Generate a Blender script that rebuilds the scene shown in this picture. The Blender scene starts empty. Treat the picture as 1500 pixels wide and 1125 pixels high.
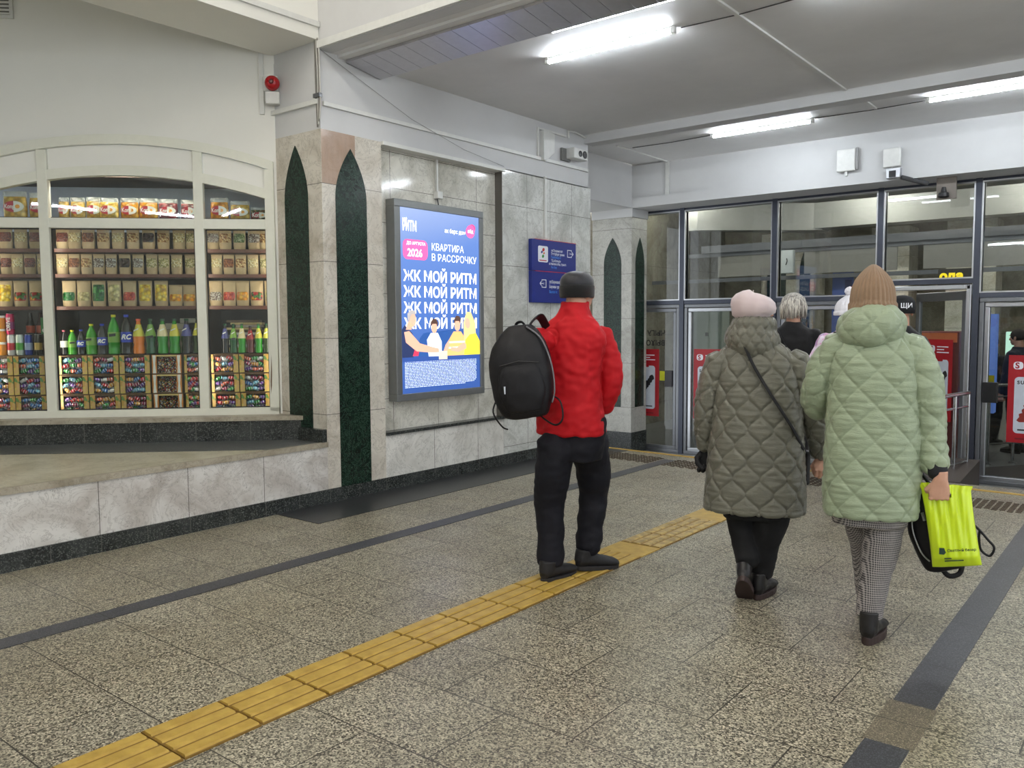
import bpy, bmesh, math, random
import numpy as np
from mathutils import Vector, Matrix, noise
PI = math.pi
sc = bpy.context.scene
COL = sc.collection
# ---------------------------------------------------------------- camera, world, exposure
cd = bpy.data.cameras.new('camera'); cam = bpy.data.objects.new('camera', cd); COL.objects.link(cam)
cd.sensor_width = 36; cd.lens = 29.235; cd.clip_start = 0.05; cd.clip_end = 200
cam.matrix_world = Matrix(((0.7826, -0.0397, 0.6213, 0), (0.6225, 0.0595, -0.7803, 0), (-0.006, 0.9974, 0.0713, 1.4), (0, 0, 0, 1)))
sc.camera = cam
sc.view_settings.view_transform = 'Standard'; sc.view_settings.look = 'None'
sc.view_settings.gamma = 1; sc.view_settings.use_curve_mapping = False
EXPOSURE = 0.32
sc.view_settings.exposure = EXPOSURE
W_ = bpy.data.worlds.new('world'); sc.world = W_; W_.use_nodes = True
W_.node_tree.nodes['Background'].inputs[0].default_value = (0.90, 0.95, 1.0, 1)
W_.node_tree.nodes['Background'].inputs[1].default_value = 1.6
TUBE_STRENGTH = 82.0
# ---------------------------------------------------------------- materials
def srgb(r, g, b):
    f = lambda c: (c/255)/12.92 if c/255 <= 0.04045 else (((c/255)+0.055)/1.055)**2.4
    return (f(r), f(g), f(b))
class Nt:
    def __init__(s, name):
        s.m = bpy.data.materials.new(name); s.m.use_nodes = True; s.t = s.m.node_tree
        s.b = s.t.nodes['Principled BSDF']; s._obj = None
    def n(s, typ, **kw):
        x = s.t.nodes.new(typ)
        for k, v in kw.items():
            if hasattr(x, k): setattr(x, k, v)
        return x
    def link(s, a, b): s.t.links.new(a, b)
    def obj(s):
        if s._obj is None: s._obj = s.n('ShaderNodeTexCoord').outputs['Object']
        return s._obj
    def mapped(s, scale=(1, 1, 1), rot=(0, 0, 0)):
        m = s.n('ShaderNodeMapping'); s.link(s.obj(), m.inputs[0]); m.inputs['Scale'].default_value = scale; m.inputs['Rotation'].default_value = rot
        return m.outputs[0]
    def noise(s, scale, detail=3, rough=0.6, vec=None, dist=0):
        x = s.n('ShaderNodeTexNoise'); s.link(vec or s.obj(), x.inputs['Vector'])
        x.inputs['Scale'].default_value = scale; x.inputs['Detail'].default_value = detail; x.inputs['Roughness'].default_value = rough; x.inputs['Distortion'].default_value = dist
        return x.outputs['Fac']
    def vor(s, scale, vec=None, out='Color', rnd=1, feature='F1'):
        x = s.n('ShaderNodeTexVoronoi', feature=feature); s.link(vec or s.obj(), x.inputs['Vector']); x.inputs['Scale'].default_value = scale
        x.inputs['Randomness'].default_value = rnd
        return x.outputs[out]
    def ramp(s, fac, stops, interp='LINEAR'):
        x = s.n('ShaderNodeValToRGB'); s.link(fac, x.inputs[0]); cr = x.color_ramp; cr.interpolation = interp
        while len(cr.elements) < len(stops): cr.elements.new(0.5)
        for e, (p, c) in zip(cr.elements, stops):
            e.position = p; e.color = (c, c, c, 1) if isinstance(c, (int, float)) else (*c[:3], 1)
        return x.outputs[0]
    def mix(s, fac, a, b, mode='MIX'):
        x = s.n('ShaderNodeMix', data_type='RGBA', blend_type=mode)
        for i, v in ((0, fac), (6, a), (7, b)):
            sock = x.inputs[i]
            if isinstance(v, (int, float)): sock.default_value = v if i == 0 else (v, v, v, 1)
            elif isinstance(v, tuple): sock.default_value = (*v[:3], 1)
            else: s.link(v, sock)
        return x.outputs[2]
    def math(s, op, a, b=0.0, c=0.0):
        x = s.n('ShaderNodeMath', operation=op)
        for i, v in enumerate((a, b, c)):
            if isinstance(v, (int, float)): x.inputs[i].default_value = v
            else: s.link(v, x.inputs[i])
        return x.outputs[0]
    def xyz(s, vec=None):
        x = s.n('ShaderNodeSeparateXYZ'); s.link(vec or s.obj(), x.inputs[0]); return x.outputs
    def lines(s, c, period, off, w):
        return s.math('LESS_THAN', s.math('PINGPONG', s.math('SUBTRACT', c, off), period/2), w)
    def bump(s, h, strength=0.3, dist=0.01):
        x = s.n('ShaderNodeBump'); s.link(h, x.inputs['Height']); x.inputs['Strength'].default_value = strength; x.inputs['Distance'].default_value = dist
        s.link(x.outputs[0], s.b.inputs['Normal'])
    def col(s, c):
        if isinstance(c, tuple): s.b.inputs['Base Color'].default_value = (*c[:3], 1)
        else: s.link(c, s.b.inputs['Base Color'])
    def rough(s, r):
        if isinstance(r, (int, float)): s.b.inputs['Roughness'].default_value = r
        else: s.link(r, s.b.inputs['Roughness'])
_plain = {}
def plain(name, rgb, rough=0.5, metal=0.0, spec=0.5, emit=0.0, coat=0.0, bump=0.0, bscale=200, var=0.08):
    if name in _plain: return _plain[name]
    N = Nt(name); c = srgb(*rgb)
    if var and not emit:
        f = N.noise(18, 3); k = N.ramp(f, [(0.3, 1-var), (0.7, 1.0)])
        N.col(N.mix(1.0, c, k, 'MULTIPLY'))
    else: N.col(c)
    N.rough(rough); N.b.inputs['Metallic'].default_value = metal; N.b.inputs['Specular IOR Level'].default_value = spec
    if coat: N.b.inputs['Coat Weight'].default_value = coat; N.b.inputs['Coat Roughness'].default_value = 0.08
    if emit:
        N.b.inputs['Emission Color'].default_value = (*c, 1); N.b.inputs['Emission Strength'].default_value = emit
    if bump: N.bump(N.noise(bscale, 4), bump, 0.004)
    _plain[name] = N.m; return N.m

def mat_floor():
    N = Nt('speckled granite floor tiles'); x, y, z = N.xyz()
    row = N.math('FLOOR', N.math('DIVIDE', N.math('SUBTRACT', y, 1.457), 0.4))
    odd = N.math('FLOORED_MODULO', row, 2.0)
    xo = N.math('ADD', N.math('SUBTRACT', x, -3.34), N.math('MULTIPLY', odd, 0.3))
    jx = N.math('LESS_THAN', N.math('PINGPONG', xo, 0.3), 0.0027)
    jy = N.lines(y, 0.4, 1.457, 0.0027)
    joint = N.math('MAXIMUM', jx, jy)
    cx = N.math('FLOOR', N.math('DIVIDE', xo, 0.6))
    cmb = N.n('ShaderNodeCombineXYZ'); N.link(cx, cmb.inputs[0]); N.link(row, cmb.inputs[1])
    wn = N.n('ShaderNodeTexWhiteNoise'); N.link(cmb.outputs[0], wn.inputs['Vector'])
    tile = N.ramp(wn.outputs['Value'], [(0, 0.90), (1, 1.06)])
    v = N.vor(175, out='Color'); sv = N.n('ShaderNodeSeparateColor'); N.link(v, sv.inputs[0])
    sp = N.ramp(sv.outputs[0], [(0.0, srgb(42, 40, 36)), (0.22, srgb(80, 77, 70)), (0.45, srgb(126, 123, 112)), (0.8, srgb(166, 163, 150)), (1, srgb(196, 192, 178))])
    big = N.ramp(N.noise(1.1, 3), [(0.3, (.95, .88, .74)), (0.7, (1.18, 1.14, 1.04))])
    c = N.mix(1.0, sp, big, 'MULTIPLY'); c = N.mix(1.0, c, tile, 'MULTIPLY')
    st = N.ramp(N.noise(2.3, 4, 0.7), [(0.60, 0.0), (0.75, 0.35)])
    c = N.mix(st, c, srgb(96, 84, 60))
    c = N.mix(joint, c, srgb(56, 52, 44)); N.col(c)
    N.rough(N.ramp(N.noise(3, 4), [(0.3, 0.30), (0.7, 0.48)])); N.bump(joint, 0.4, -0.002)
    return N.m
def mat_dark_floor(name='dark granite floor tiles', base=(44, 45, 46), jl=0.6, rough=0.35):
    N = Nt(name); x, y, z = N.xyz()
    v = N.vor(300, out='Color'); sv = N.n('ShaderNodeSeparateColor'); N.link(v, sv.inputs[0])
    k = base
    sp = N.ramp(sv.outputs[0], [(0, srgb(*[a*0.72 for a in k])), (0.7, srgb(*k)), (1, srgb(*[a*1.5 for a in k]))])
    j = N.lines(y, jl, 0.05, 0.002)
    big = N.ramp(N.noise(2.0, 3), [(0.3, 0.85), (0.7, 1.1)])
    N.col(N.mix(j, N.mix(1.0, sp, big, 'MULTIPLY'), srgb(30, 30, 30))); N.rough(rough); return N.m
def mat_marble(name, base, vein, yj=None, zj=None, xj=None, vscale=1.6, rough=0.22, patch=None, jc=(96, 92, 86)):
    N = Nt(name); x, y, z = N.xyz()
    n1 = N.noise(vscale, 6, 0.62, dist=1.2)
    c = N.ramp(n1, [(0.30, srgb(*vein)), (0.46, srgb(*[(a*2+b)/3 for a, b in zip(base, vein)])), (0.58, srgb(*base)), (0.8, srgb(*[min(255, a*1.05) for a in base]))])
    th = N.noise(vscale*2.6, 8, 0.72, dist=1.8); d = N.math('ABSOLUTE', N.math('SUBTRACT', th, 0.5))
    vm = N.ramp(d, [(0.0, 0.55), (0.022, 0.0)])
    c = N.mix(vm, c, srgb(*[a*0.78 for a in vein]))
    pn = N.noise(45, 2); c = N.mix(N.ramp(pn, [(0.68, 0.0), (0.75, 0.55)]), c, srgb(*[a*0.7 for a in vein]))
    if patch:
        lo, hi, pc = patch
        inside = N.math('MULTIPLY', N.math('GREATER_THAN', z, lo), N.math('MULTIPLY', N.math('LESS_THAN', y, hi), N.math('GREATER_THAN', y, 4.182)))
        c = N.mix(N.math('MULTIPLY', inside, 0.8), c, N.mix(N.noise(9, 5, vec=N.mapped((3, 3, 0.4))), srgb(*pc), srgb(*[a*0.8 for a in pc])))
    j = None
    for ax, q in ((x, xj), (y, yj), (z, zj)):
        if q:
            l = N.lines(ax, q[0], q[1], 0.0022); j = l if j is None else N.math('MAXIMUM', j, l)
    if j is not None: c = N.mix(j, c, srgb(*jc)); N.bump(j, 0.35, -0.002)
    N.col(c); N.rough(rough); return N.m
def mat_green():
    N = Nt('dark green veined marble'); n = N.noise(5, 8, 0.7, dist=1.5)
    d = N.math('ABSOLUTE', N.math('SUBTRACT', N.noise(11, 8, 0.75, dist=2.5), 0.5))
    c = N.ramp(n, [(0.3, srgb(12, 26, 20)), (0.6, srgb(20, 38, 29)), (0.8, srgb(30, 54, 42))])
    c = N.mix(N.ramp(d, [(0, 0.5), (0.012, 0.0)]), c, srgb(110, 150, 128)); 
    c = N.mix(N.lines(N.xyz()[2], 0.6, 0.70, 0.0015), c, srgb(16, 24, 20)); N.col(c); N.rough(0.22); N.b.inputs['Specular IOR Level'].default_value = .3; return N.m
def mat_black_granite():
    N = Nt('black polished granite'); v = N.vor(150, out='Color'); sv = N.n('ShaderNodeSeparateColor'); N.link(v, sv.inputs[0])
    c = N.ramp(sv.outputs[0], [(0, srgb(26, 28, 28)), (0.7, srgb(44, 47, 46)), (1, srgb(92, 96, 92))])
    c = N.mix(N.ramp(N.noise(5, 3), [(0.4, 0.0), (0.7, 0.35)]), c, srgb(78, 82, 80))
    x, y, z = N.xyz(); j = N.lines(y, 0.30, 3.59, 0.0018)
    N.col(N.mix(j, c, srgb(90, 90, 86))); N.rough(0.25); return N.m
def mat_paint(name, rgb, rough=0.55, dirt=0.10):
    N = Nt(name); c = srgb(*rgb)
    k = N.ramp(N.noise(0.9, 5, 0.65), [(0.3, 1-dirt), (0.65, 1.0)]); c = N.mix(1.0, c, k, 'MULTIPLY')
    N.col(c); N.rough(rough); N.bump(N.noise(60, 4), 0.06, 0.004); return N.m
def mat_glass(name='clear glass pane', tint=(0.92, 0.96, 0.95), alpha=0.12):
    # thin pane: mostly clear with mirror-like reflection that rises at grazing angles
    N = Nt(name); t = N.t; out = t.nodes['Material Output']
    tr = N.n('ShaderNodeBsdfTransparent'); tr.inputs[0].default_value = (*tint, 1)
    gl = N.n('ShaderNodeBsdfGlossy'); gl.inputs['Roughness'].default_value = 0.02
    lw = N.n('ShaderNodeLayerWeight'); lw.inputs[0].default_value = 0.5
    f2 = N.math('ADD', 0.045, N.math('MULTIPLY', N.math('POWER', lw.outputs['Facing'], 5.0), 0.8)); mx = N.n('ShaderNodeMixShader')
    N.link(f2, mx.inputs[0]); N.link(tr.outputs[0], mx.inputs[1]); N.link(gl.outputs[0], mx.inputs[2]); N.link(mx.outputs[0], out.inputs[0])
    return N.m
M = {}
M['floor'] = mat_floor(); M['dark_floor'] = mat_dark_floor()
M['dark_stripe'] = mat_dark_floor('dark grey inlaid stripe', (64, 65, 70), 0.6, 0.42)
M['pale_marble'] = mat_marble('pale marble wall tiles', (226, 224, 218), (186, 184, 176), yj=(0.6, 4.79), zj=(0.6, 0.70))
M['low_marble'] = mat_marble('weathered white marble slabs', (218, 215, 210), (176, 168, 160), yj=(0.6, 3.59), vscale=2.4)
M['pillar_marble'] = mat_marble('cream marble pillar tiles', (216, 212, 198), (182, 174, 154), zj=(0.6, 0.70), vscale=2.2)
M['pillar_face'] = mat_marble('cream and pink marble pillar tiles', (212, 206, 194), (174, 164, 148), zj=(0.6, 0.70), vscale=2.2, patch=(2.5, 4.52, (176, 142, 118)))
M['recess_marble'] = mat_marble('grey-beige marble wall tiles', (218, 216, 206), (176, 173, 160), yj=(0.56, 4.98), zj=(0.3, 0.47), vscale=2.0, rough=.09)
M['pilaster_marble'] = mat_marble('light grey marble pilaster tiles', (216, 217, 212), (174, 175, 168), yj=(0.40, 6.38), zj=(0.6, 0.78), vscale=2.0, rough=.09)
M['green'] = mat_green(); M['black_granite'] = mat_black_granite()
M['ledge_marble'] = mat_marble('worn beige marble ledge', (176, 168, 150), (128, 118, 100), vscale=3, rough=0.4)
M['plat_floor'] = mat_marble('worn beige marble platform floor', (196, 192, 172), (160, 152, 126), vscale=1.5, rough=0.35)
M['white_paint'] = mat_paint('white painted wall', (208, 208, 208)); M['warm_paint'] = mat_paint('warm white painted wall', (236, 235, 228), dirt=0.05)
M['ceil_paint'] = mat_paint('white painted ceiling', (226, 225, 224), dirt=0.12)
M['pvc'] = plain('cream white window frame plastic', (226, 226, 212), 0.3, var=0.05)
M['trunk'] = plain('white plastic trunking', (222, 222, 218), 0.4)
M['glass'] = mat_glass()
M['glass_dark'] = mat_glass('slightly grey glass pane', (0.80, 0.83, 0.82))
M['steel_blue'] = plain('blue grey painted steel', (74, 78, 90), 0.35, metal=0.5)
M['alu'] = plain('brushed aluminium', (190, 192, 196), 0.28, metal=0.9)
M['alu_dark'] = plain('weathered aluminium frame', (128, 130, 134), 0.35, metal=0.7)
M['steel'] = plain('polished stainless steel', (200, 200, 202), 0.16, metal=1.0)
M['black_plastic'] = plain('black plastic', (24, 24, 26), 0.4)
M['black_cloth'] = plain('matt black cloth', (24, 24, 27), 0.8, bump=0.3, bscale=300)
# ---------------------------------------------------------------- object helpers
def tag(o, label=None, cat=None, group=None, kind=None):
    if label: o['label'] = label
    if cat: o['category'] = cat
    if group: o['group'] = group
    if kind: o['kind'] = kind
    return o
def empty(name, loc=(0, 0, 0), rz=0, label=None, cat=None, group=None):
    o = bpy.data.objects.new(name, None); COL.objects.link(o); o.location = loc; o.rotation_euler = (0, 0, rz); o.empty_display_size = 0.1
    return tag(o, label, cat, group)
class MB:
    def __init__(s): s.v = []; s.f = []
    def add(s, vs, fs):
        n = len(s.v); s.v += [tuple(v) for v in vs]; s.f += [tuple(i+n for i in f) for f in fs]; return s
    def box(s, x0, x1, y0, y1, z0, z1):
        x0, x1 = min(x0, x1), max(x0, x1); y0, y1 = min(y0, y1), max(y0, y1); z0, z1 = min(z0, z1), max(z0, z1)
        return s.add([(x0, y0, z0), (x1, y0, z0), (x1, y1, z0), (x0, y1, z0), (x0, y0, z1), (x1, y0, z1), (x1, y1, z1), (x0, y1, z1)],
                     [(0, 3, 2, 1), (4, 5, 6, 7), (0, 1, 5, 4), (1, 2, 6, 5), (2, 3, 7, 6), (3, 0, 4, 7)])
    def prism(s, poly, axis, a, b):
        # poly of 2-D points, extruded between a and b on 'axis'; counter-clockwise or not is fixed by normals later
        P = {'x': lambda p, t: (t, p[0], p[1]), 'y': lambda p, t: (p[0], t, p[1]), 'z': lambda p, t: (p[0], p[1], t)}[axis]
        n = len(poly); vs = [P(p, a) for p in poly]+[P(p, b) for p in poly]
        return s.add(vs, [tuple(range(n))[::-1], tuple(range(n, 2*n))]+[(i, (i+1) % n, n+(i+1) % n, n+i) for i in range(n)])
    def tube(s, pts, r, seg=10, ry=None):
        pts = [Vector(p) for p in pts]; n = len(pts); rs = r if isinstance(r, (list, tuple)) else [r]*n
        base = len(s.v); up = None
        for i, p in enumerate(pts):
            t = (pts[min(i+1, n-1)]-pts[max(i-1, 0)]).normalized()
            if up is None: up = Vector((0, 0, 1)) if abs(t.z) < 0.9 else Vector((0, 1, 0))
            a = t.cross(up).normalized(); b = a.cross(t).normalized(); up = b
            rr = rs[i]; rx, rb = (rr if isinstance(rr, (tuple, list)) else (rr, rr if ry is None else ry))
            for k in range(seg):
                q = 2*PI*k/seg; s.v.append(tuple(p+a*rx*math.cos(q)+b*rb*math.sin(q)))
        for i in range(n-1):
            for k in range(seg):
                A = base+i*seg+k; B = base+i*seg+(k+1) % seg; s.f.append((A, B, B+seg, A+seg))
        s.f.append(tuple(base+k for k in range(seg))[::-1]); s.f.append(tuple(base+(n-1)*seg+k for k in range(seg)))
        return s
    def lathe(s, prof, cx=0, cy=0, z0=0, seg=20, sx=1, sy=1):
        base = len(s.v); n = len(prof)
        for r, z in prof:
            for k in range(seg):
                q = 2*PI*k/seg; s.v.append((cx+r*sx*math.cos(q), cy+r*sy*math.sin(q), z0+z))
        for i in range(n-1):
            for k in range(seg):
                A = base+i*seg+k; B = base+i*seg+(k+1) % seg; s.f.append((A, B, B+seg, A+seg))
        s.f.append(tuple(base+k for k in range(seg))[::-1]); s.f.append(tuple(base+(n-1)*seg+k for k in range(seg)))
        return s
    def ring_loft(s, rings, cap=True):
        base = len(s.v); m = len(rings[0]); n = len(rings)
        for r in rings: s.v += [tuple(p) for p in r]
        for i in range(n-1):
            for k in range(m):
                A = base+i*m+k; B = base+i*m+(k+1) % m; s.f.append((A, B, B+m, A+m))
        if cap: s.f.append(tuple(base+k for k in range(m))[::-1]); s.f.append(tuple(base+(n-1)*m+k for k in range(m)))
        return s
    def ball(s, c, rx, ry=None, rz=None, seg=16, rings=10, rot=None):
        ry = ry or rx; rz = rz or rx; base = len(s.v); c = Vector(c)
        vs = [(0, 0, -1)]
        for i in range(1, rings):
            a = -PI/2+PI*i/rings
            vs += [(math.cos(a)*math.cos(2*PI*k/seg), math.cos(a)*math.sin(2*PI*k/seg), math.sin(a)) for k in range(seg)]
        vs.append((0, 0, 1))
        for v in vs:
            w = Vector((v[0]*rx, v[1]*ry, v[2]*rz)); w = rot @ w if rot else w; s.v.append(tuple(c+w))
        for k in range(seg): s.f.append((base, base+1+(k+1) % seg, base+1+k))
        for i in range(rings-2):
            for k in range(seg):
                A = base+1+i*seg+k; B = base+1+i*seg+(k+1) % seg; s.f.append((A, B, B+seg, A+seg))
        top = base+1+(rings-1)*seg; l = base+1+(rings-2)*seg
        for k in range(seg): s.f.append((l+k, l+(k+1) % seg, top))
        return s
    def mesh(s, name, m=None, smooth=False, bevel=0, T=None):
        me = bpy.data.meshes.new(name); me.from_pydata(s.v, [], s.f); me.validate()
        bm = bmesh.new(); bm.from_mesh(me); bmesh.ops.recalc_face_normals(bm, faces=bm.faces)
        if bevel: bmesh.ops.bevel(bm, geom=[e for e in bm.edges if e.calc_face_angle(0) > 0.6], offset=bevel, segments=2, affect='EDGES', profile=0.5)
        if T is not None: bmesh.ops.transform(bm, matrix=T, verts=bm.verts)
        bm.to_mesh(me); bm.free()
        if m: me.materials.append(m)
        if smooth:
            me.shade_smooth()
            if smooth != True: 
                for p in me.polygons: p.use_smooth = True
                me.set_sharp_from_angle(angle=smooth)
        return me
    def obj(s, name, m=None, parent=None, smooth=False, bevel=0, T=None):
        o = bpy.data.objects.new(name, s.mesh(name, m, smooth, bevel, T)); COL.objects.link(o)
        if parent: o.parent = parent
        return o
def struct(name, mb, m, **k): return tag(mb.obj(name, m, **k), kind='structure')
def bx(*a): return MB().box(*a)
SM = 0.7
def copy_tree(o, parent=None):
    c = o.copy(); COL.objects.link(c)
    if parent: c.parent = parent
    for ch in list(o.children): copy_tree(ch, c)
    return c
def text_mesh(s, size, depth=0.0, bold=0.0, align='LEFT', shear=0.0, sx=1.0, sp=1.0):
    c = bpy.data.curves.new('t', 'FONT'); c.body = s; c.size = size; c.extrude = depth; c.offset = bold; c.align_x = align; c.shear = shear; c.space_character = sp; c.resolution_u = 4
    o = bpy.data.objects.new('t', c); COL.objects.link(o); dg = bpy.context.evaluated_depsgraph_get(); dg.update()
    me = bpy.data.meshes.new_from_object(o.evaluated_get(dg)); bpy.data.objects.remove(o); bpy.data.curves.remove(c)
    me.transform(Matrix.Diagonal((sx, 1, 1, 1))); return me
def text(name, s, m, T, size, parent, **k):
    me = text_mesh(s, size, **k); me.name = name; me.transform(T); me.materials.clear(); me.materials.append(m)
    o = bpy.data.objects.new(name, me); COL.objects.link(o); o.parent = parent; return o
# wall frames: T maps text plane (x right, y up, z out) onto a wall
def T_wallX(X, Y, Z): return Matrix(((0, 0, 1, X), (1, 0, 0, Y), (0, 1, 0, Z), (0, 0, 0, 1)))     # faces +X, reads along +Y
def T_wallY(X, Y, Z): return Matrix(((1, 0, 0, X), (0, 0, -1, Y), (0, 1, 0, Z), (0, 0, 0, 1)))   # faces -Y, reads along +X
random.seed(7); np.random.seed(7)
# ================================================================ SETTING
WX = -5.19; CZ = 3.48; DY = 10.25; LZ = -0.36     # wall plane, ceiling, door plane, lower floor
struct('floor', bx(-5.19, 6, -6, 8.0, -0.36, 0), M['floor'])
struct('trim_1', bx(-5.185, -4.69, 3.68, 7.95, -0.02, 0.003), M['dark_floor'])
struct('trim_2', bx(-4.08, -3.95, -5, 7.64, -0.02, 0.003), M['dark_stripe'])
struct('trim_3', bx(-0.765, -0.625, 3.22, 7.2, -0.02, 0.003).box(-0.765, -0.625, -4, 2.86, -0.02, 0.003), M['dark_stripe'])
struct('trim_4', bx(-0.775, -0.615, 2.86, 3.22, -0.02, 0.0028), mat_dark_floor('brownish worn stripe tile', (112, 104, 88), 3, 0.45))
struct('trim_5', MB().prism([(-5.1, 7.97), (4, 7.45), (4, 7.50), (-5.1, 8.02)], 'z', -0.02, 0.006), plain('faded yellow step marking', (196, 160, 74), 0.6))
lf = Nt('grey lower floor tiles'); lf.col(lf.mix(lf.lines(lf.xyz()[0], 0.6, 0, 0.003), lf.ramp(lf.noise(150, 2), [(0.3, srgb(88, 88, 88)), (0.7, srgb(142, 142, 140))]), srgb(50, 50, 50))); lf.rough(0.3)
struct('floor_lower', bx(-9, 6, 8.0, 22, -0.5, LZ), lf.m)
# long low marble wall of the raised platform
struct('wall_platform', bx(-5.24, WX, -3, 4.18, 0.11, 0.455), M['low_marble'])
struct('platform_floor', MB().prism([(-5.2, -3), (-5.2, 4.18), (-5.44, 4.18), (-9.2, 0.46), (-9.2, -3)], 'z', 0.38, 0.479), M['plat_floor'])
C0 = 9.68
struct('trim_6', MB().prism([(-5.2, 4.178), (-5.50, 4.178), (-9.2, 0.478), (-9.2, -0.05), (-5.2, 3.72)], 'z', 0.46, 0.482), mat_dark_floor('dark grey platform edging tiles', (88, 90, 88), 0.6, 0.3))
struct('trim_7', bx(-5.22, WX+0.012, -3, 4.18, 0.447, 0.486), M['ledge_marble'])
struct('baseboard_left', bx(WX-0.02, WX+0.014, -3, 7.95, 0, 0.11), M['black_granite'])
# walls along the left side
def arch_poly(c, hw, z0, zs, zt, n=10):
    p = [(c-hw, z0), (c+hw, z0)]
    for i in range(n+1):
        t = i/n; p.append((c+hw*(1-t**1.75), zs+(zt-zs)*(t**0.92 if t < 1 else 1)))
    for i in range(n-1, -1, -1):
        t = i/n; p.append((c-hw*(1-t**1.75), zs+(zt-zs)*(t**0.92)))
    return p
pil = struct('pillar_wall', bx(-5.77, WX, 4.18, 4.80, 0.11, 2.91), M['pillar_face'])
pil.name = 'wall_pillar'
struct('trim_8', MB().prism(arch_poly(4.47, 0.16, 0.11, 2.40, 2.80), 'x', WX-0.004, WX+0.004), M['green'])
struct('trim_9', MB().prism(arch_poly(-5.505, 0.145, 0.58, 2.40, 2.82), 'y', 4.172, 4.184), M['green'])
struct('baseboard_pillar', bx(-5.50, WX-0.005, 4.135, 4.18, 0.48, 0.585), M['black_granite'])
struct('wall_left_lower', bx(-5.40, WX, 4.80, 6.38, 0.11, 0.47), M['pale_marble'])
struct('wall_left', bx(-5.55, -5.28, 4.80, 6.40, 0.45, 2.92), M['recess_marble'])
struct('wall_left_pilaster', bx(-5.71, WX, 6.38, 7.95, 0.11, 2.92), M['pilaster_marble'])
struct('trim_12', bx(-5.30, WX+0.02, 4.80, 6.42, 0.468, 0.494), M['black_granite'])
struct('trim_13', bx(-5.40, WX+0.03, 4.80, 6.40, 2.885, 2.915), M['trunk'])
struct('wall_left_upper', bx(-5.86, WX, 4.18, 7.90, 2.91, 3.50), M['white_paint'])
struct('wall_left_far', bx(-6.4, -5.71, 7.95, 9.75, 2.93, CZ+0.1).box(-5.72, -5.685, 7.95, 9.75, 2.93, 3.06), M['white_paint'])
struct('wall_side_passage', bx(-7.6, -7.4, 7.9, 14, LZ, 3.5), M['recess_marble'])
struct('wall_shop_upper', MB().prism([(-5.79, 4.18), (-5.76, 4.15), (-9.5, 0.41), (-9.6, 0.50), (-5.86, 4.24)], 'z', 2.95, 4.9), M['warm_paint'])
# beams and ceilings
struct('beam_left', bx(-5.79, WX, -1.6, 4.18, 3.57, 4.9), M['warm_paint'])
struct('beam_cross', bx(-5.86, 6, 4.183, 4.36, 3.501, 4.9), M['white_paint'])
struct('trim_14', bx(WX, 6, 4.16, 4.18, 3.505, 3.56).box(WX, WX+0.02, -1.6, 4.18, 3.66, 3.70), M['trunk'])
struct('wall_left_near', bx(-9.6, -9.3, -6, .75, 0, 4.9), M['warm_paint'])
struct('ceiling_near', bx(-9.6, 6, -1.6, 4.2, 4.9, 5.0), M['ceil_paint'])
struct('ceiling_back', bx(-9.6, 6, -6, -1.6, 3.48, 5.0), M['ceil_paint'])
struct('ceiling', bx(-6.4, 6, 4.3, 9.9, 3.50, 3.62).box(WX, 6, 4.9, 9.9, CZ, 3.6), M['ceil_paint'])
struct('beam_ceiling', bx(WX, 6, 7.82, 8.0, 3.385, CZ), M['white_paint'])
struct('beam_front', bx(-5.72, 6, 9.75, 10.22, 2.93, CZ), M['white_paint'])
struct('trim_15', bx(-5.72, 6, 9.715, 9.75, 2.93, 3.055), M['white_paint'])
# far pillar by the doors
struct('wall_far_pillar', bx(-6.33, -5.71, 9.75, 10.155, -0.07, 2.82), mat_marble('pillar marble darkened for shade', (184, 182, 174), (150, 147, 138), zj=(0.6, 0.27), vscale=2.2))  # pillar marble with shade put into its colour, darker than the near one
struct('trim_16', bx(-6.33, -5.69, 9.73, 10.155, 2.82, 2.93), M['white_paint'])
struct('baseboard_far_pillar', bx(-6.34, -5.70, 9.74, 10.155, LZ, -0.07), M['black_granite'])
struct('trim_17', MB().prism(arch_poly(-6.005, 0.135, 0.27, 2.2, 2.56), 'y', 9.742, 9.752), M['green'])
struct('trim_18', MB().prism(arch_poly(9.965, 0.115, 0.27, 2.2, 2.56), 'x', -5.713, -5.703), M['green'])
# enclosing walls out of frame (back shut against reflections, right open to world light)
struct('wall_right', bx(6, 6.1, 9.0, 22, LZ, 4.9), M['pilaster_marble'])
struct('wall_back', bx(-9.6, 6.1, -6.1, -6.0, 0, 4.9), M['recess_marble'])
# ---------------------------------------------------------------- glazed door wall
def frame_rect(mb, x0, x1, y0, y1, z0, z1, w):
    mb.box(x0, x1, y0, y1, z1-w, z1).box(x0, x1, y0, y1, z0, z0+w).box(x0, x0+w, y0, y1, z0+w, z1-w).box(x1-w, x1, y0, y1, z0+w, z1-w); return mb
MUL = [-6.35, -5.19, -3.93, -2.69, -1.70, -0.45, 0.8, 2.05]
for i, x in enumerate(MUL[1:]):
    o = struct('trim_%d' % (20+i), bx(x-0.026, x+0.036, DY-0.09, DY+0.05, LZ, 2.94), M['steel_blue'])
    tag(bx(x+0.036, x+0.052, DY-0.05, DY, 1.7, 2.94).obj('glazing_bead', M['alu'], o)); bx(x-0.038, x-0.026, DY-0.05, DY, 1.7, 2.94).obj('glazing_bead', M['alu'], o)
TRZ = [1.68, 1.68, 1.68, 1.84, 1.68, 1.68, 1.68]
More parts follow.
